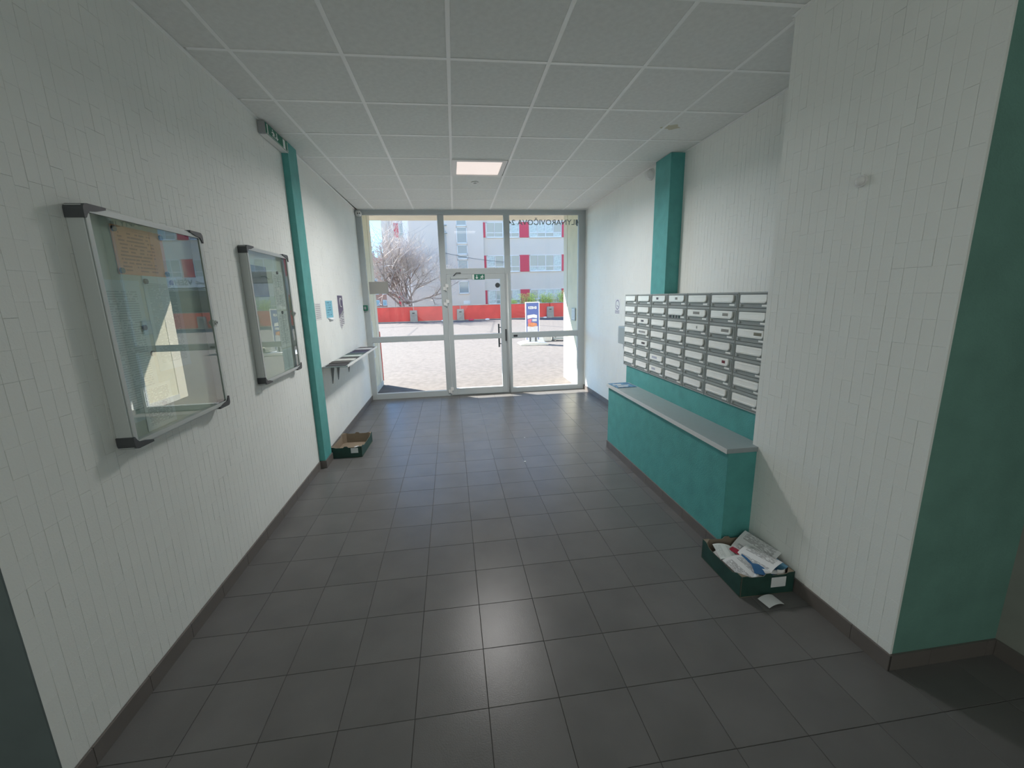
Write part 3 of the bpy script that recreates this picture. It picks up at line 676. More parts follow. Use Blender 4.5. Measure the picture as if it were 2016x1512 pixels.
sheet('leaflet', mat('light_blue_card', (0.10, 0.28, 0.42), 0.5), (1.775, 1.93, 0.105), (R_(6), R_(-50), R_(5)), 0.07, 0.14, 'light blue card standing at the pier side of the tray', 'leaflet', 0.004, group='leaflets in the right tray')
sheet('leaflet', 'red_paper', (1.655, 2.085, 0.096), (R_(6), R_(4), R_(30)), 0.055, 0.07, 'small dark red card at the back of the letter tray', 'leaflet', 0.003, group='leaflets in the right tray')
sheet('letter', 'paper', (1.655, 2.0, 0.018), (0, 0, R_(-1)), 0.215, 0.275, 'bottom layer of white letters in the right tray', 'letter', 0.010, group='letters in the right tray', th=0.024)
sheet('clear_strip', 'white_p', (1.752, 1.846, 0.115), (R_(80), 0, R_(4)), 0.05, 0.03, 'curled clear plastic strip at the near corner of the tray', 'strip', 0.012)
sheet('booklet', 'paper', (1.635, 1.765, 0.004), (0, 0, R_(8)), 0.100, 0.075, 'small white booklet lying tented on the floor before the letter tray', 'booklet', 0.012, th=0.0015)
sheet('paper_scrap', 'paper', (-1.13, 4.70, 0.012), (R_(6), R_(10), R_(25)), 0.075, 0.05, 'crumpled white paper scrap inside the left tray', 'paper', 0.014)
for k, (x, y, s_, lab) in enumerate(((0.672, 3.955, 0.010, 'tiny white paper crumb on the floor tiles, nearer one'), (0.795, 4.680, 0.007, 'tiny white paper crumb on the floor tiles, farther one'), (1.25, 5.33, 0.009, 'tiny dark crumb on the floor beside the far end of the counter'))):
    tag(MB().box(x-s_, x+s_*0.8, y-s_*0.6, y+s_, 0.0005, 0.004, 0.001).build('crumb', 'white' if k < 2 else 'grey_p'), lab, 'litter')

# ================================================================ COUNTER, HALF WALL AND MAILBOXES
CX0, CY0, CY1, CZ = 1.640, 2.205, 4.215, 0.712
tag(MB().box(1.875, XN+0.05, YP1, 4.30, 0, 1.615, 0.002).build('wall_half', 'teal'), kind='structure').name = 'wall_half_niche'
ct = thing('counter', (1.75, 3.2, 0), 'long teal plastered counter block with a grey worktop under the mailboxes', 'counter')
MB().box(CX0, 1.874, CY0+0.008, CY1-0.01, 0, CZ-0.030, 0.003).build('body', 'teal', ct)
MB().box(CX0-0.018, 1.874, CY0, CY1, CZ-0.030, CZ, 0.0015).build('worktop', 'worktop', ct)
MB().box(CX0-0.020, CX0-0.0172, CY0, CY1, CZ-0.030, CZ+0.0004).build('front_edge', 'edge', ct)
yy = CY0+0.008
while yy < CY1-0.02:
    e = min(yy+TS if yy > CY0+0.05 else yy+0.14, CY1-0.01)
    MB().box(CX0-0.010, CX0, yy+0.001, e-0.001, 0, 0.078, 0.001).build('baseboard_tile', 'base_tile', ct); yy = e
MB().box(CX0-0.010, XP-0.012, CY0-0.002, CY0+0.008, 0, 0.078, 0.001).build('baseboard_tile', 'base_tile', ct)
np_ = thing('newspaper', (1.745, 4.09, CZ), 'blue and white newspaper lying at the far end of the counter', 'newspaper', rz=R_(3))
o = MB().box(-0.105, 0.105, -0.115, 0.115, 0, 0.005, 0.001).build('pages', mat('blue_newsprint', (0.10, 0.22, 0.36), 0.6, noise=0.55, nscale=22), np_, local=True)
for (a, b_, c, d) in ((-0.09, 0.0, 0.02, 0.05), (-0.07, 0.06, -0.03, -0.01), (-0.08, 0.03, -0.08, -0.055)):
    MB().box(a, b_, c, d, 0.005, 0.0055).build('headline', 'txt_faint', np_, local=True)

bk = thing('mailbox_bank', (2.0, 3.30, 0.892), 'grey metal bank of mailboxes, seven rows by seven columns, over the counter', 'mailboxes')
BX, BY0, BY1, BZ0, BZ1 = 1.864, YP1+0.001, 4.362, 0.892, 1.6435
PW = (BY1-2.248)/7; PH = (BZ1-BZ0)/7
MB().box(BX+0.010, XN-0.001, BY0, BY1, BZ0+0.002, BZ1-0.001).build('carcass', 'mail', bk)
mb = MB(); fb = 0.009
for i in range(8):
    y = BY1-PW*i; mb.box(BX, BX+0.011, max(y-fb, BY0), min(y+fb, BY1), BZ0, BZ1)
    if 0 < i < 7: mb.box(BX-0.003, BX+0.0, max(y-0.0015, BY0), y+0.0015, BZ0, BZ1)
for j in range(8):
    z = BZ0+PH*j
    for i in range(7):
        ya, yb = BY1-PW*(i+1)+fb, BY1-PW*i-fb
        mb.box(BX, BX+0.011, max(ya, BY0), yb, max(z-0.009, BZ0), min(z+0.009, BZ1))
mb.build('face_frame', 'mail', bk); MB().box(BX+0.0085, BX+0.0098, BY0+0.004, BY1-0.004, BZ0+0.004, BZ1-0.004).build('recess', 'gap_shade', bk)  # dark plate added behind the doors as shade in their gaps
# one door with its flap, lock and label, then copies.  viewer looks along +x: left = larger y
dw, dh = PW-0.026, PH-0.0235
def flap_outline(w, h, rr=0.022, r=0.006):
    pts = []
    def arc(cy, cz, rad, a0, a1, n):
        for k in range(n+1):
            a = a0+(a1-a0)*k/n; pts.append((cy+rad*math.cos(a), cz+rad*math.sin(a)))
    arc(w/2-r, h-r, r, 0, math.pi/2, 4); arc(-w/2+r, h-r, r, math.pi/2, math.pi, 4)
    arc(-w/2+rr, rr, rr, math.pi, 1.5*math.pi, 8); arc(w/2-r*1.5, r*1.5, r*1.5, 1.5*math.pi, 2*math.pi, 4)
    return pts
fw, fh = dw*0.83, dh*0.60
door_me = MB().box(-0.004, 0.004, -dw/2, dw/2, 0, dh, 0.001)
fz = dh*0.36; fy = 0.004
def door_parts(name, parent, loc):
    o = door_me.build(name, 'mail_door', parent, local=True); return o
proto = None
meshes = {}
def cache(key, mb, mt):
    if key not in meshes:
        me = bpy.data.meshes.new(key); me.from_pydata(mb.v, [], mb.f); me.materials.append(M[mt] if isinstance(mt, str) else mt); meshes[key] = me
    return meshes[key]
fl = MB().prism(flap_outline(fw, fh), 0, -0.014, -0.0045)
fl2 = MB().box(-0.0175, -0.0135, -fw/2+0.012, fw/2-0.008, 0.0075, 0.0105, 0.001).box(-0.0160, -0.0135, -fw/2+0.012, fw/2-0.012, fh-0.010, fh-0.008, 0.0005)
cache('mailbox_door', door_me, 'mail_door'); cache('flap', fl, 'flap'); cache('flap_rib', fl2, 'flap')
cache('lock', MB().cyl((0, 0), 0.0080, 0, -0.012, -0.004, 16).cyl((0, 0), 0.0062, 0, -0.0135, -0.012, 16), 'silver')
cache('label_holder', MB().box(-0.0055, -0.004, -0.026, 0.026, 0, 0.012, 0.0004), 'flap')
cache('keyhole', MB().box(-0.0142, -0.0134, -0.001, 0.001, -0.003, 0.003), 'dark_p')
gp = 'doors'
stick = {(2, 0): ('dark', 0.42, 0.16, (0.03, 0.03, 0.03)), (3, 0): ('grey', 0.52, 0.14, (0.30, 0.30, 0.28)), (1, 2): ('dark', 0.50, 0.24, (0.16, 0.16, 0.18)), (1, 3): ('busy', 0.50, 0.6, (0.35, 0.36, 0.36)), (1, 4): ('dots', 0.66, 0.30, (0.08, 0.07, 0.07)),
         (4, 1): ('grey', 0.52, 0.36, (0.28, 0.29, 0.27)), (5, 1): ('grey', 0.70, 0.24, (0.20, 0.21, 0.20)), (6, 2): ('olive', 0.80, 0.28, (0.22, 0.21, 0.15)), (5, 2): ('grey', 0.75, 0.34, (0.30, 0.30, 0.28)), (5, 4): ('red', 0.80, 0.14, (0.20, 0.03, 0.04)),
         (2, 6): ('violet', 0.35, 0.3, (0.45, 0.47, 0.55)), (4, 2): ('grey', 0.6, 0.05, (0.25, 0.25, 0.22)), (2, 5): ('violet', 0.4, 0.4, (0.50, 0.52, 0.62))}
for c in range(7):
    for r in range(7):                                   # r = 0 is the top row
        yc = BY1-PW*(c+0.5); z0_ = BZ1-PH*(r+1)+0.0118
        d_ = inst(meshes['mailbox_door'], 'mailbox_door', (BX+0.003-bk.location.x, yc-bk.location.y, z0_-bk.location.z), bk)
        if c == 6:                                       # the last column runs into the pier
            pass
        tiltx = random.uniform(-0.012, 0.02)
        f_ = inst(meshes['flap'], 'flap', (0, fy, fz), d_); f_.rotation_euler.y = tiltx
        q = inst(meshes['flap_rib'], 'flap_rib', (0, fy, fz), d_); q.rotation_euler.y = tiltx
        inst(meshes['lock'], 'lock', (0, dw/2-0.020, fz*0.50), d_); inst(meshes['keyhole'], 'keyhole', (0, dw/2-0.020, fz*0.50), d_)
        inst(meshes['label_holder'], 'label_holder', (0, -dw/2+0.046, fz*0.30), d_)
        if (c, r) in stick:
            nm, u, wd, colr = stick[(c, r)]; yy = fw/2-fw*u
            if 'st_'+nm not in M: M['st_'+nm] = mat('sticker_'+nm, colr, 0.6, noise=0.25 if nm in ('busy', 'dots', 'dark') else 0.05, nscale=60)
            MB().box(-0.0155, -0.0142, yy-fw*wd/2, yy+fw*wd/2, fh*0.34, fh*0.72).build('sticker', 'st_'+nm, d_, local=True).location += Vector((0, fy, fz))
        if (c, r) == (3, 1):
            for k in range(4): MB().box(-0.006, -0.004, 0.08-0.045*k, 0.10-0.045*k, 0.004, fz-0.004).build('sticker', 'card_out' if k % 2 else 'corner', d_, local=True)

# ---- things on the right wall beyond
ib = thing('wall_box', (2.25, 5.26, 1.0), 'grey box with pale edge fixed to the right wall behind the mailboxes', 'box')
MB().box(2.205, XR-0.001, 5.15, 5.365, 1.005, 1.235, 0.012).build('case', 'worktop', ib); MB().box(2.21, XR-0.001, 5.366, 5.385, 1.015, 1.225, 0.003).build('pale_edge', 'edge', ib)
MB().box(2.215, 2.235, 5.386, 5.398, 1.10, 1.125, 0.002).build('latch', 'red_paper', ib)
ns = thing('ring_sign', (XR, 5.64, 1.39), 'small white sign with a purple ring and text plate on the right wall', 'sign')
violet = mat('violet_print', (0.12, 0.09, 0.22), 0.5)
MB().box(XR-0.0015, XR-0.0005, 5.545, 5.735, 1.38, 1.585).build('plate', 'white_p', ns)
mb = MB(); n_ = 28
for k in range(n_):
    a0, a1 = 2*math.pi*k/n_, 2*math.pi*(k+1)/n_
    P = lambda r, a: (XR-0.002, 5.64+r*math.cos(a), 1.506+r*math.sin(a))
    mb.poly([P(0.066, a0), P(0.055, a0), P(0.055, a1), P(0.066, a1)])
mb.prism([(5.60, 1.475), (5.605, 1.468), (5.665, 1.497), (5.66, 1.503)], 0, XR-0.0024, XR-0.0016)
mb.build('ring', violet, ns)
mb = MB(); mb.box(XR-0.0024, XR-0.0016, 5.575, 5.715, 1.388, 1.393).box(XR-0.0024, XR-0.0016, 5.575, 5.715, 1.425, 1.430).box(XR-0.0024, XR-0.0016, 5.575, 5.580, 1.393, 1.425).box(XR-0.0024, XR-0.0016, 5.710, 5.715, 1.393, 1.425).box(XR-0.0024, XR-0.0016, 5.59, 5.70, 1.404, 1.414)
mb.build('text_plate', violet, ns)
dt = thing('wall_lamp', (2.27, 4.78, 2.93), 'round white bulkhead lamp under the ceiling behind the right teal pillar', 'lamp')
MB().cyl((4.76, 2.945), 0.062, 0, XR-0.001, XR-0.022, 28).build('base', 'white_p', dt); MB().ball((XR-0.022, 4.76, 2.945), 0.055, (0.85, 1, 1)).build('dome', 'white_p', dt, smooth=True)
for k in range(3): MB().tube([(XR-0.022-0.048*math.sin(a), 4.735+0.025*k, 2.945-0.052*math.cos(a)) for a in [math.pi*q/8 for q in range(9)]], 0.0025, 5).build('guard_bar', 'white_p', dt)
kb = thing('round_blanking_knob', (XP, 1.757, 2.09), 'small round white plastic knob high on the pier', 'knob')
MB().cyl((1.757, 2.116), 0.026, 0, XP, XP-0.010, 24).build('flange', 'white_p', kb, smooth=False); MB().ball((XP-0.010, 1.757, 2.116), 0.021, (0.8, 1, 1)).build('dome', 'white_p', kb, smooth=True)

# ================================================================ OUTSIDE
M['asphalt'] = mat('sunlit_asphalt', (0.150, 0.138, 0.126), 0.9, spec=0.2, noise=0.16, nscale=9.0, bump=0.8, bscale=45)
M['tar'] = mat('tar_seam', (0.075, 0.07, 0.066), 0.8)
M['jamb'] = mat('yellow_green_render', (0.64, 0.61, 0.46), 0.8, noise=0.06, nscale=4)
M['cream'] = mat('cream_render', (0.66, 0.62, 0.50), 0.8, noise=0.05, nscale=4)
M['plinth'] = mat('pale_plinth', (0.55, 0.55, 0.50), 0.8, noise=0.08)
M['red'] = mat('red_concrete_paint', (0.68, 0.085, 0.070), 0.75, noise=0.12, nscale=1.6)
M['conc'] = mat('weathered_concrete', (0.34, 0.33, 0.30), 0.9, noise=0.16, nscale=3)
M['fac1'] = mat('light_grey_render', (0.68, 0.61, 0.54), 0.85, noise=0.03, nscale=0.6)
M['fac2'] = mat('blue_grey_render', (0.66, 0.60, 0.53), 0.85, noise=0.03, nscale=0.6)
M['fac3'] = mat('white_render', (0.88, 0.83, 0.77), 0.85)
M['redp'] = mat('red_infill_panel', (0.60, 0.06, 0.10), 0.6)
M['wframe'] = mat('white_window_frame', (0.72, 0.74, 0.74), 0.5)
M['wglass'] = mat('dark_window_glass', (0.30, 0.36, 0.35), 0.08, spec=0.9)
M['wblue'] = mat('blue_window_glass', (0.22, 0.30, 0.34), 0.08, spec=0.9)
M['curtain'] = mat('pale_curtain', (0.58, 0.64, 0.60), 0.9, noise=0.2, nscale=6)
M['bark'] = mat('tree_bark', (0.24, 0.20, 0.18), 0.9, noise=0.2, nscale=3)
M['twig'] = mat('pale_twig_bark', (0.50, 0.44, 0.40), 0.9)
M['leafy'] = mat('yellow_green_leaf', (0.72, 0.80, 0.20), 0.7, noise=0.2, nscale=2)
_n = M['leafy'].node_tree; _t = _n.nodes.new('ShaderNodeBsdfTranslucent'); _t.inputs[0].default_value = (0.70, 0.80, 0.22, 1); _m = _n.nodes.new('ShaderNodeMixShader'); _m.inputs[0].default_value = 0.5
_o = [q for q in _n.nodes if q.type == 'OUTPUT_MATERIAL'][0]; _n.links.new(_n.nodes['Principled BSDF'].outputs[0], _m.inputs[1]); _n.links.new(_t.outputs[0], _m.inputs[2]); _n.links.new(_m.outputs[0], _o.inputs[0])
M['orange'] = mat('orange_render', (0.55, 0.24, 0.15), 0.85)

grd = struct(MB().box(-40, 60, YF+0.03, 31.45, -0.3, -0.004), 'floor_outside', 'asphalt')
for (a, b_, w) in (((-2.05, 17.3), (-2.0, 25.4), 0.10), ((-0.9, 17.2), (-0.45, 19.5), 0.10), ((1.9, 20.3), (3.0, 29.5), 0.12), ((2.55, 17.4), (1.70, 20.6), 0.10), ((4.6, 24.5), (6.0, 21.2), 0.14), ((-4.6, 26.2), (-1.8, 27.0), 0.5)):
    d = Vector((b_[0]-a[0], b_[1]-a[1])).normalized(); nn = Vector((-d.y, d.x))*w/2
    MB().prism([(a[0]+nn.x, a[1]+nn.y), (a[0]-nn.x, a[1]-nn.y), (b_[0]-nn.x, b_[1]-nn.y), (b_[0]+nn.x, b_[1]+nn.y)], 2, -0.004, -0.001).build('tar_seam', 'tar', grd)
low = struct(MB().box(-120, 120, 31.46, 260, -3.4, -3.2), 'floor_street', 'asphalt')
# entrance recess: side walls, soffit, building above
CYE, CZS = 9.55, 3.28
jl = struct(MB().box(-2.2, -1.405, YF+0.1, 8.12, 0, CZS), 'wall_porch_left', 'jamb')
MB().box(-2.2, -1.40, 8.12, 8.40, 0, CZS).build('end_strip', 'cream', jl); MB().box(-1.405, -1.395, YF+0.1, 8.40, 0, 0.10).build('plinth', 'plinth', jl)
MB().box(-1.41, -1.388, 8.401, 8.425, 0.08, 1.05).build('red_edge', 'red', jl)
jr = struct(MB().box(2.245, 3.1, YF+0.1, 8.02, 0, CZS), 'wall_porch_right', 'jamb')
MB().box(2.240, 3.1, 8.02, 8.26, 0, CZS).build('end_strip', 'cream', jr); MB().box(2.234, 2.245, YF+0.1, 8.02, 0, 0.10).build('plinth', 'plinth', jr)
for i_, (y0, y1, z0, z1) in enumerate(((7.52, 7.80, 1.00, 1.29), (7.55, 7.83, 0.63, 0.895), (7.52, 7.72, 0.46, 0.66))):
    tag(MB().prism([(y0, z0+0.02), (y1, z0), (y1-0.02, z1), (y0, z1-0.01)], 0, -1.4045, -1.402).build('notice_sheet', 'txt_white'),
        ['uppermost white sheet on the left porch wall outside', 'middle white sheet on the left porch wall outside', 'lowest torn white sheet on the left porch wall outside'][i_], 'notice')
pl_ = thing('wall_plate', (2.24, 7.54, 1.20), 'white framed plate on the right porch wall outside', 'sign')
MB().box(2.225, 2.2445, 7.43, 7.65, 1.195, 1.42, 0.003).build('frame', 'worktop', pl_); MB().box(2.222, 2.2255, 7.45, 7.63, 1.215, 1.40).build('sheet', 'txt_white', pl_)
struct(MB().box(-4.5, 6.5, YF+0.03, CYE, CZS, CZS+0.28), 'ceiling_porch', 'cream')
struct(MB().box(-4.5, 6.5, YF+0.02, YF+0.10, CEIL, CZS), 'wall_above_front', 'cream')
struct(MB().box(-30, 40, -6, YF+0.4, CZS+0.28, 15.0), 'wall_own_building', 'cream')
struct(MB().box(-30, -2.2, 7.55, 7.85, -0.1, CZS+0.28), 'wall_front_left', 'cream')
struct(MB().box(3.1, 40, 7.55, 7.85, -0.1, CZS+0.28), 'wall_front_right', 'cream')

# parapet: red panels between concrete bollards
pw = thing('parapet_wall', (2.4, 31.6, 0), 'low red painted concrete parapet wall across the far side of the car park', 'wall')
xs_ = [0.695+3.386*k for k in range(-5, 9)]
for a, b_ in zip(xs_[:-1], xs_[1:]):
    MB().box(a+0.02, b_-0.02, 31.5, 31.72, 0.06, 1.085, 0.01).build('wall_panel', 'red', pw)
MB().box(xs_[0], xs_[-1], 31.47, 31.75, 1.085, 1.125, 0.006).build('coping', 'conc', pw)
MB().box(xs_[0], xs_[-1], 31.49, 31.75, -0.02, 0.06).build('footing', 'conc', pw)
for k, x in enumerate(xs_[1:-1]):
    b = thing('concrete_bollard', (x, 31.38, 0), 'squat grey concrete bollard standing before the red parapet', 'bollard', 'bollards along the red parapet')
    b['label'] = ['concrete bollard before the red parapet, far left beyond the porch wall', 'concrete bollard before the red parapet, hidden left of the tree', 'concrete bollard before the red parapet, behind the left porch wall', 'concrete bollard standing under the bare tree', 'concrete bollard seen through the left part of the door', 'concrete bollard hidden behind the door post left of the pavement sign', 'concrete bollard just right of the pavement sign', 'concrete bollard in the parapet row, hidden by the right porch wall', 'second concrete bollard hidden by the right porch wall', 'third concrete bollard hidden by the right porch wall', 'fourth concrete bollard hidden by the right porch wall', 'last concrete bollard at the right end of the parapet'][k]
    MB().prism([(x-0.27, 0), (x+0.27, 0), (x+0.25, 0.84), (x-0.25, 0.84)], 1, 31.30, 31.468).build('body', 'conc', b)
    for a in (-0.22, 0.13): MB().box(x+a, x+a+0.09, 31.270, 31.301, 0.02, 0.80, 0.008).build('rib', 'conc', b)
    MB().box(x-0.09, x+0.08, 31.285, 31.301, 0.60, 0.68).build('slot', 'corner', b)
for k, (x, mt, s_, lab) in enumerate(((1.45, 'redp', 0.16, 'crumpled red litter at the foot of the parapet'), (2.65, 'white', 0.14, 'crumpled white litter at the foot of the parapet behind the door'), (7.0, 'white', 0.12, 'white litter beside the bollard right of the pavement sign'), (-0.55, 'white', 0.14, 'white litter at the parapet left of the door frame'))):
    tag(MB().ball((x, 31.1, 0.05), s_, (1.3, 0.6, 0.5), 8, 5).build('litter', mt), lab, 'litter')

# pavement sign
pb = thing('pavement_sign', (2.78, 14.4, 0), 'tall white-framed pavement sign with blue poster standing on a white base', 'sign')
mb = MB()
x0, x1, z0, z1 = 2.545, 3.045, 0.12, 1.455; t = 0.032; ya, yb = 14.38, 14.42
mb.box(x0, x1, ya, yb, z0, z0+t, 0.004).box(x0, x1, ya, yb, z1-t, z1, 0.004).box(x0, x0+t, ya, yb, z0+t, z1-t, 0.004).box(x1-t, x1, ya, yb, z0+t, z1-t, 0.004)
mb.build('frame', 'wframe', pb)
M['sblue'] = mat('poster_blue', (0.10, 0.15, 0.42), 0.5); M['spale'] = mat('poster_pale', (0.60, 0.62, 0.66), 0.5, noise=0.15, nscale=9); M['sorange'] = mat('poster_orange', (0.65, 0.26, 0.13), 0.5, noise=0.3, nscale=9); M['spink'] = mat('poster_pink', (0.62, 0.18, 0.24), 0.5)
MB().box(x0+t, x1-t, ya+0.01, yb-0.01, z0+t, z1-t).build('poster', 'sblue', pb)
MB().box(x0+t+0.03, x1-t-0.03, ya+0.006, ya+0.0095, z0+t, z0+0.50).build('poster_photo', 'spale', pb)
MB().prism([(x0+0.07, 1.00), (x0+0.30, 1.03), (x1-0.09, 1.00), (x1-0.09, 0.90), (x0+0.25, 0.92), (x0+0.07, 0.88)], 1, ya+0.005, ya+0.0095).build('poster_banner', 'white', pb)
MB().prism([(x0+0.08, 0.86), (x0+0.22, 0.88), (x0+0.20, 0.74), (x0+0.09, 0.72)], 1, ya+0.005, ya+0.0095).build('poster_patch', 'spink', pb)
MB().box(x0+0.24, x1-0.10, ya+0.005, ya+0.0095, 0.79, 0.87).build('poster_lines', 'spale', pb)
MB().prism([(x0+0.08, 0.71), (x0+0.22, 0.76), (x1-0.10, 0.72), (x1-0.09, 0.64), (x0+0.25, 0.60), (x0+0.09, 0.62)], 1, ya+0.005, ya+0.0095).build('poster_food', 'sorange', pb)
text('KEBAB', 'poster_lettering', 0.125, 'white', ((x0+x1)/2, ya+0.004, 1.255), (math.pi/2, 0, 0), pb, offset=0.004, xscale=0.8)
text('KEBAB', 'poster_lettering', 0.125, 'white', ((x0+x1)/2, yb-0.008, 1.255), (math.pi/2, 0, math.pi), pb, offset=0.004, xscale=0.8)
mb = MB(); n_ = 14; prof = [(-0.50, 0.02), (-0.44, 0.06), (-0.30, 0.085), (0.0, 0.095), (0.30, 0.085), (0.44, 0.06), (0.50, 0.02)]
mb.prism([(2.795+u, z) for u, z in prof]+[(2.795+0.47, 0), (2.795-0.47, 0)], 1, 14.02, 14.78)
mb.build('base', 'wframe', pb)
for dx in (-0.11, 0.09): MB().box(2.79+dx, 2.83+dx, 14.34, 14.376, 0.09, 0.24, 0.004).build('bracket', 'corner', pb)
MB().box(2.60, 2.99, 14.385, 14.415, 0.09, 0.12).build('foot_bar', 'wframe', pb)
MB().prism([(3.045, 0.095), (3.20, 0.095), (3.09, 0.42), (3.045, 0.42)], 1, 14.39, 14.41).build('side_fin', 'wframe', pb)
pt = thing('low_planter', (3.62, 15.4, 0), 'pale low concrete planter on the car park behind the pavement sign', 'planter')
MB().box(3.20, 3.64, 15.1, 15.6, 0, 0.26, 0.015).build('body', 'plinth', pt)
MB().box(3.24, 3.60, 15.14, 15.56, 0.245, 0.262).build('soil', 'tar', pt)
bn = thing('slatted_bench', (4.4, 15.3, 0), 'low grey slatted bench beside the planter in the car park', 'bench')
for k in range(4): MB().box(3.70, 5.2, 15.08+0.13*k, 15.19+0.13*k, 0.25, 0.275, 0.004).build('slat', 'worktop', bn)
for k in range(2): MB().box(3.70, 5.2, 15.06, 15.075, 0.06+0.09*k, 0.13+0.09*k, 0.004).build('slat', 'worktop', bn)
for x in (3.75, 4.4, 5.1): MB().box(x, x+0.06, 15.08, 15.57, 0, 0.25, 0.004).build('leg', 'conc', bn)

# ---- the building across
fac = thing('office_building', (4, 45, -3.2), 'grey multi-storey building with red panels and white windows behind the parapet', 'building')
def fbox(x0, x1, y0, y1, z0, z1, m_, nm): return MB().box(x0, x1, y0, y1, z0, z1).build(nm, m_, fac)
Y0 = 40.0
fbox(-3.85, 3.30, Y0, 52, -3.2, 15, 'fac1', 'stair_tower')
fbox(3.30, 26, Y0+0.25, 52, -3.2, 15, 'fac2', 'window_wing')
fbox(-3.85, -3.35, Y0-0.04, Y0, -3.2, 15, 'fac3', 'corner_strip')
fbox(-5.05, -3.85, Y0+0.5, 52, -3.2, 15, 'fac3', 'left_wing')
fbox(-5.72, -5.05, Y0, 52, -3.2, 15, 'fac2', 'side_fin')
def fwindow(x0, x1, z0, z1, n, y, split=0.30, glassm='wglass', cur=0.4):
    f = MB(); t = 0.055; d0, d1 = y-0.05, y+0.02
    f.box(x0, x1, d0, d1, z0, z0+t).box(x0, x1, d0, d1, z1-t, z1).box(x0, x0+t, d0, d1, z0, z1).box(x1-t, x1, d0, d1, z0, z1)
    for k in range(1, n):
        x = x0+(x1-x0)*k/n; tt = t*(1.3 if n == 4 and k == 2 else 0.8); f.box(x-tt/2, x+tt/2, d0, d1, z0+t, z1-t)
    zs_ = z0+(z1-z0)*split
    if split > 0: f.box(x0+t, x1-t, d0+0.004, d1, zs_-0.035, zs_+0.035)
    w = f.build('window', 'wframe', fac); MB().box(x0-0.03, x1+0.03, y-0.10, y, z0-0.05, z0).build('sill', 'wframe', w)
    for k in range(n):
        a, b_ = x0+(x1-x0)*k/n+0.045, x0+(x1-x0)*(k+1)/n-0.045
        spans = ((z0+t, zs_-0.035), (zs_+0.035, z1-t)) if split > 0 else ((z0+t, z1-t),)
        for (za, zb) in spans:
            MB().box(a, b_, y-0.012, y-0.004, za, zb).build('pane', 'curtain' if random.random() < cur else glassm, w)
FLZ = [(7.02, 8.33), (3.95, 5.42), (0.98, 2.27)]
for (z0, z1) in FLZ+[(10.1, 11.5), (13.1, 14.5)]:
    x = 3.57; fbox(3.32, 3.50, Y0+0.20, Y0+0.25, z0, z1, 'redp', 'red_panel')
    for k in range(5):
        if z0 < 1 and x > 15: break
        fwindow(x+0.02, x+3.10, z0, z1, 4, Y0+0.25, 0.30); fbox(x+3.12, x+3.98, Y0+0.19, Y0+0.25, z0-0.02, z1+0.02, 'redp', 'red_panel'); x += 4.10 if k else 4.02
        if x > 22: break
for (z0, z1) in ((8.02, 9.2), (6.50, 7.90), (5.54, 6.36), (5.14, 5.46), (3.5, 5.06), (2.05, 3.14), (9.4, 10.8)):
    fwindow(0.86, 1.80, z0, z1, 1, Y0, 0.0, 'wblue', 0.0)
for (z0, z1) in FLZ+[(10.1, 11.5)]:
    fbox(-4.70, -4.30, Y0+0.45, Y0+0.5, z0+0.1, z1, 'redp', 'red_panel'); fwindow(-4.24, -3.87, z0+0.12, z1-0.02, 1, Y0+0.5, 0.33)
fbox(1.22, 1.84, Y0-0.03, Y0, 1.05, 1.37, 'wframe', 'house_plate')
dp = MB().tube([(-0.22, Y0-0.15, 4.4), (-0.22, Y0-0.15, 8.05)], 0.035, 8).tube([(-0.10, Y0-0.15, 4.4), (-0.10, Y0-0.15, 7.6)], 0.02, 6)
for z in (8.02, 7.35): dp.box(-0.34, 0.02, Y0-0.2, Y0, z, z+0.06)
dp.build('wall_mast', 'worktop', fac)
for cx in (-0.6, 5.3): MB().box(cx-0.03, cx+0.03, Y0-0.33, Y0+0.26, 5.66 if cx < 0 else 4.71, 5.76 if cx < 0 else 4.81).build('cable_bracket', 'corner', fac)
pts = [(-0.6+5.9*k/12, Y0-0.3, 5.72-0.95*(k/12)-0.12*math.sin(math.pi*k/12)) for k in range(13)]
MB().tube(pts, 0.016, 5).build('cable', 'corner', fac)
# shop front let into the foot of the same building, met only in the notice-board reflections
shp = thing('shop_front', (21.5, 39.9, -3.2), 'dark shop front with a white lettered fascia at the right foot of the building', 'shop')
MB().box(17.25, 26, 39.80, 39.99, -3.2, 3.05).build('front_wall', mat('dark_shop_wall', (0.10, 0.11, 0.11), 0.7), shp)
MB().box(17.6, 25.8, 39.72, 39.79, 0.2, 2.35).build('shop_window', mat('dark_shop_glass', (0.05, 0.06, 0.06), 0.15), shp)
MB().box(17.25, 26, 39.55, 39.99, 3.06, 3.90).build('fascia', 'wframe', shp)
for z in (2.98, 2.86): MB().box(17.25, 26, 39.60, 39.80, z-0.04, z).build('stripe', 'wframe', shp)
text('VŠEH', 'fascia_lettering', 0.62, 'text', (19.55, 39.54, 3.47), (math.pi/2, 0, 0), shp, offset=0.012, extrude=0.004)
MB().prism([(17.95, 3.30), (18.55, 3.36), (18.62, 3.44), (18.20, 3.42), (18.60, 3.55), (18.55, 3.62), (17.95, 3.36)], 1, 39.535, 39.545).build('logo', 'text', shp)

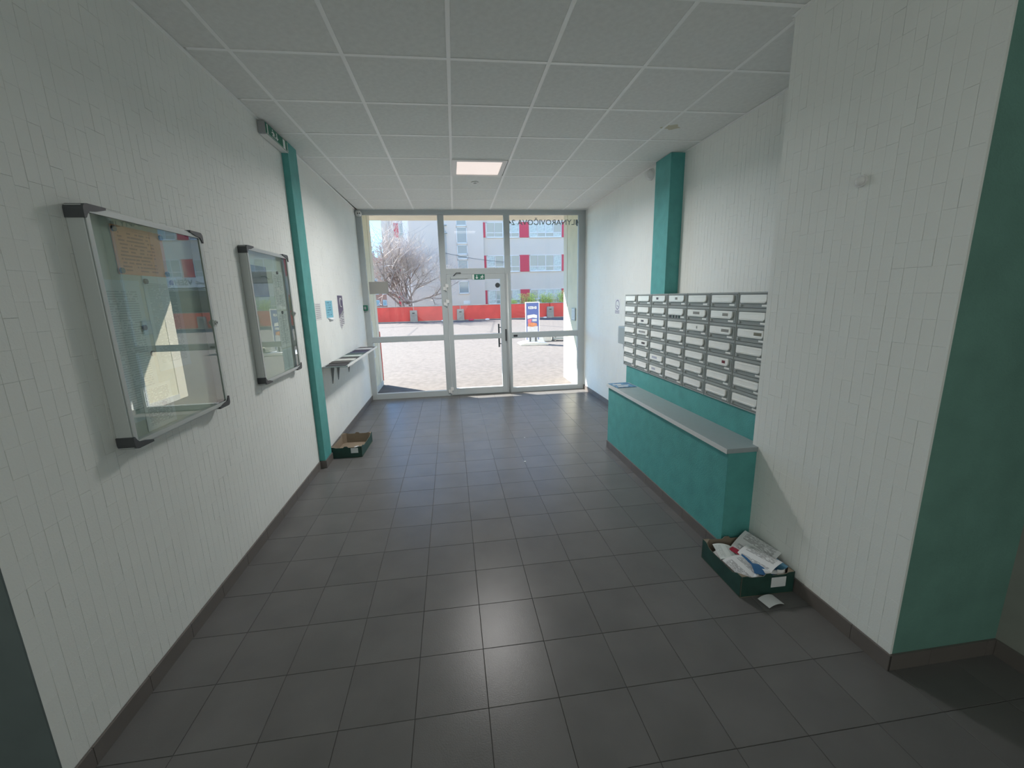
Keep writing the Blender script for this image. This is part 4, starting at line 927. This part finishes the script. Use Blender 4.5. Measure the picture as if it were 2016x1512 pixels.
# far orange block of flats
ob = thing('orange_flats', (-20, 115, -3.2), 'distant orange block of flats under the blue sky at far left', 'building')
MB().box(-30, -13, 110, 122, -3.2, 11.2).build('walls', 'orange', ob); MB().box(-30.3, -12.7, 109.7, 122.3, 11.2, 11.8).build('roof_edge', 'redp', ob)
for k in range(9):
    for j in range(4):
        x, z = -29+k*1.75, 0.2+j*2.75
        f = MB().box(x, x+0.95, 109.9, 110.0, z, z+1.35).build('window', 'wframe', ob); MB().box(x+0.12, x+0.83, 109.86, 109.9, z+0.12, z+1.23).build('pane', 'wblue', f)
MB().box(-18.6, -18.3, 112, 112.3, 11.8, 13.6).build('chimney', 'corner', ob)

# ---- bare tree
rnd = random.Random(11)
tr = thing('bare_tree', (-3.3, 35, -3.2), 'leafless branching tree behind the red parapet at the left', 'tree')
trunk, limbs, twigs = MB(), MB(), MB()
def grow(p, d, L_, r, lvl):
    n = 5 if lvl < 3 else 3; pts = [p]; q = Vector(p); dd = Vector(d)
    for k in range(n):
        dd = (dd+Vector((rnd.uniform(-1, 1), rnd.uniform(-0.7, 0.7), rnd.uniform(-0.6, 0.9)))*(0.16 if lvl < 2 else 0.24)).normalized()
        if lvl >= 3: dd.z -= 0.02
        q = q+dd*(L_/n); pts.append(q.copy())
    rr = [r*(1-0.45*k/n) for k in range(n+1)]
    (trunk if lvl == 0 else limbs if lvl < 3 else twigs).tube(pts, [max(q_, 0.009) for q_ in rr], 8 if lvl == 0 else 5 if lvl < 3 else 3, cap=False)
    if lvl >= 4 or r < 0.004: return
    kids = (4, 6, 7, 6, 4)[min(lvl, 4)]
    for k in range(kids):
        t = 0.30+0.70*(k+rnd.random())/kids if lvl else 0.72+0.28*(k+1)/kids
        i = min(int(t*n), n-1); f = t*n-i; s_ = pts[i].lerp(pts[i+1], min(f, 1))
        ax = Vector((rnd.uniform(-1, 1), rnd.uniform(-0.6, 0.6), rnd.uniform(-0.25, 0.75))).normalized()
        nd = (dd*0.75+ax*(0.95 if lvl < 3 else 0.85)).normalized()
        grow(s_, nd, L_*rnd.uniform(0.55, 0.78), r*rnd.uniform(0.42, 0.58), lvl+1)
grow(Vector((-3.50, 35, -3.2)), Vector((-0.01, 0, 1)), 5.0, 0.17, 0)
grow(Vector((-3.10, 35.3, -3.2)), Vector((0.03, 0, 1)), 4.7, 0.13, 0)
for dv, L_ in (((-0.75, 0, 0.5), 2.9), ((0.9, 0, 0.22), 3.0), ((-0.4, 0, 0.95), 3.2), ((0.45, 0.1, 0.75), 2.9)):
    grow(Vector((-3.45, 35, 1.3)), Vector(dv).normalized(), L_, 0.085, 1)
trunk.build('trunk', 'bark', tr, smooth=True); limbs.build('branches', 'bark', tr); tag(twigs.build('twigs', 'twig', tr), kind='stuff')

# ---- yellow-green shrubs
for k, (x, hgt, w, lab) in enumerate(((6.0, 1.85, 0.6, 'yellow-green shrub behind the parapet, left of the pavement sign top'), (7.45, 1.80, 0.62, 'yellow-green shrub behind the parapet, right above the pavement sign'), (8.95, 2.0, 0.66, 'taller yellow-green shrub behind the parapet, next to the right porch wall'), (10.6, 1.8, 0.5, 'yellow-green shrub hidden behind the right porch wall'), (4.7, 1.40, 0.3, 'low green shrub behind the parapet at the right post'))):
    sb = thing('shrub', (x, 32.6, -3.2), lab, 'shrub'); st, lf = MB(), MB()
    for j in range(34):
        bx = x+rnd.uniform(-w, w); tp = Vector((bx+rnd.uniform(-0.25, 0.25), 32.6+rnd.uniform(-0.5, 0.5), hgt*rnd.uniform(0.72, 1.0)))
        b0 = Vector((x+(bx-x)*0.4, 32.6, -3.2)); mid = b0.lerp(tp, 0.6)+Vector((rnd.uniform(-0.1, 0.1), 0, 0)); st.tube([b0, mid, tp], [0.02, 0.014, 0.006], 4, cap=False)
        for q in range(70):
            c = b0.lerp(tp, rnd.uniform(0.74, 1.02)); c += Vector((rnd.gauss(0, 0.10), rnd.gauss(0, 0.10), rnd.gauss(0, 0.05))); s_ = rnd.uniform(0.03, 0.065)
            u = Vector((rnd.uniform(-1, 1), rnd.uniform(-1, 1), rnd.uniform(-1, 1))).normalized(); v = u.orthogonal().normalized()
            lf.poly([c-u*s_, c+v*s_*0.45, c+u*s_, c-v*s_*0.45])
    st.build('stems', 'bark', sb); tag(lf.build('foliage', 'leafy', sb), kind='stuff')
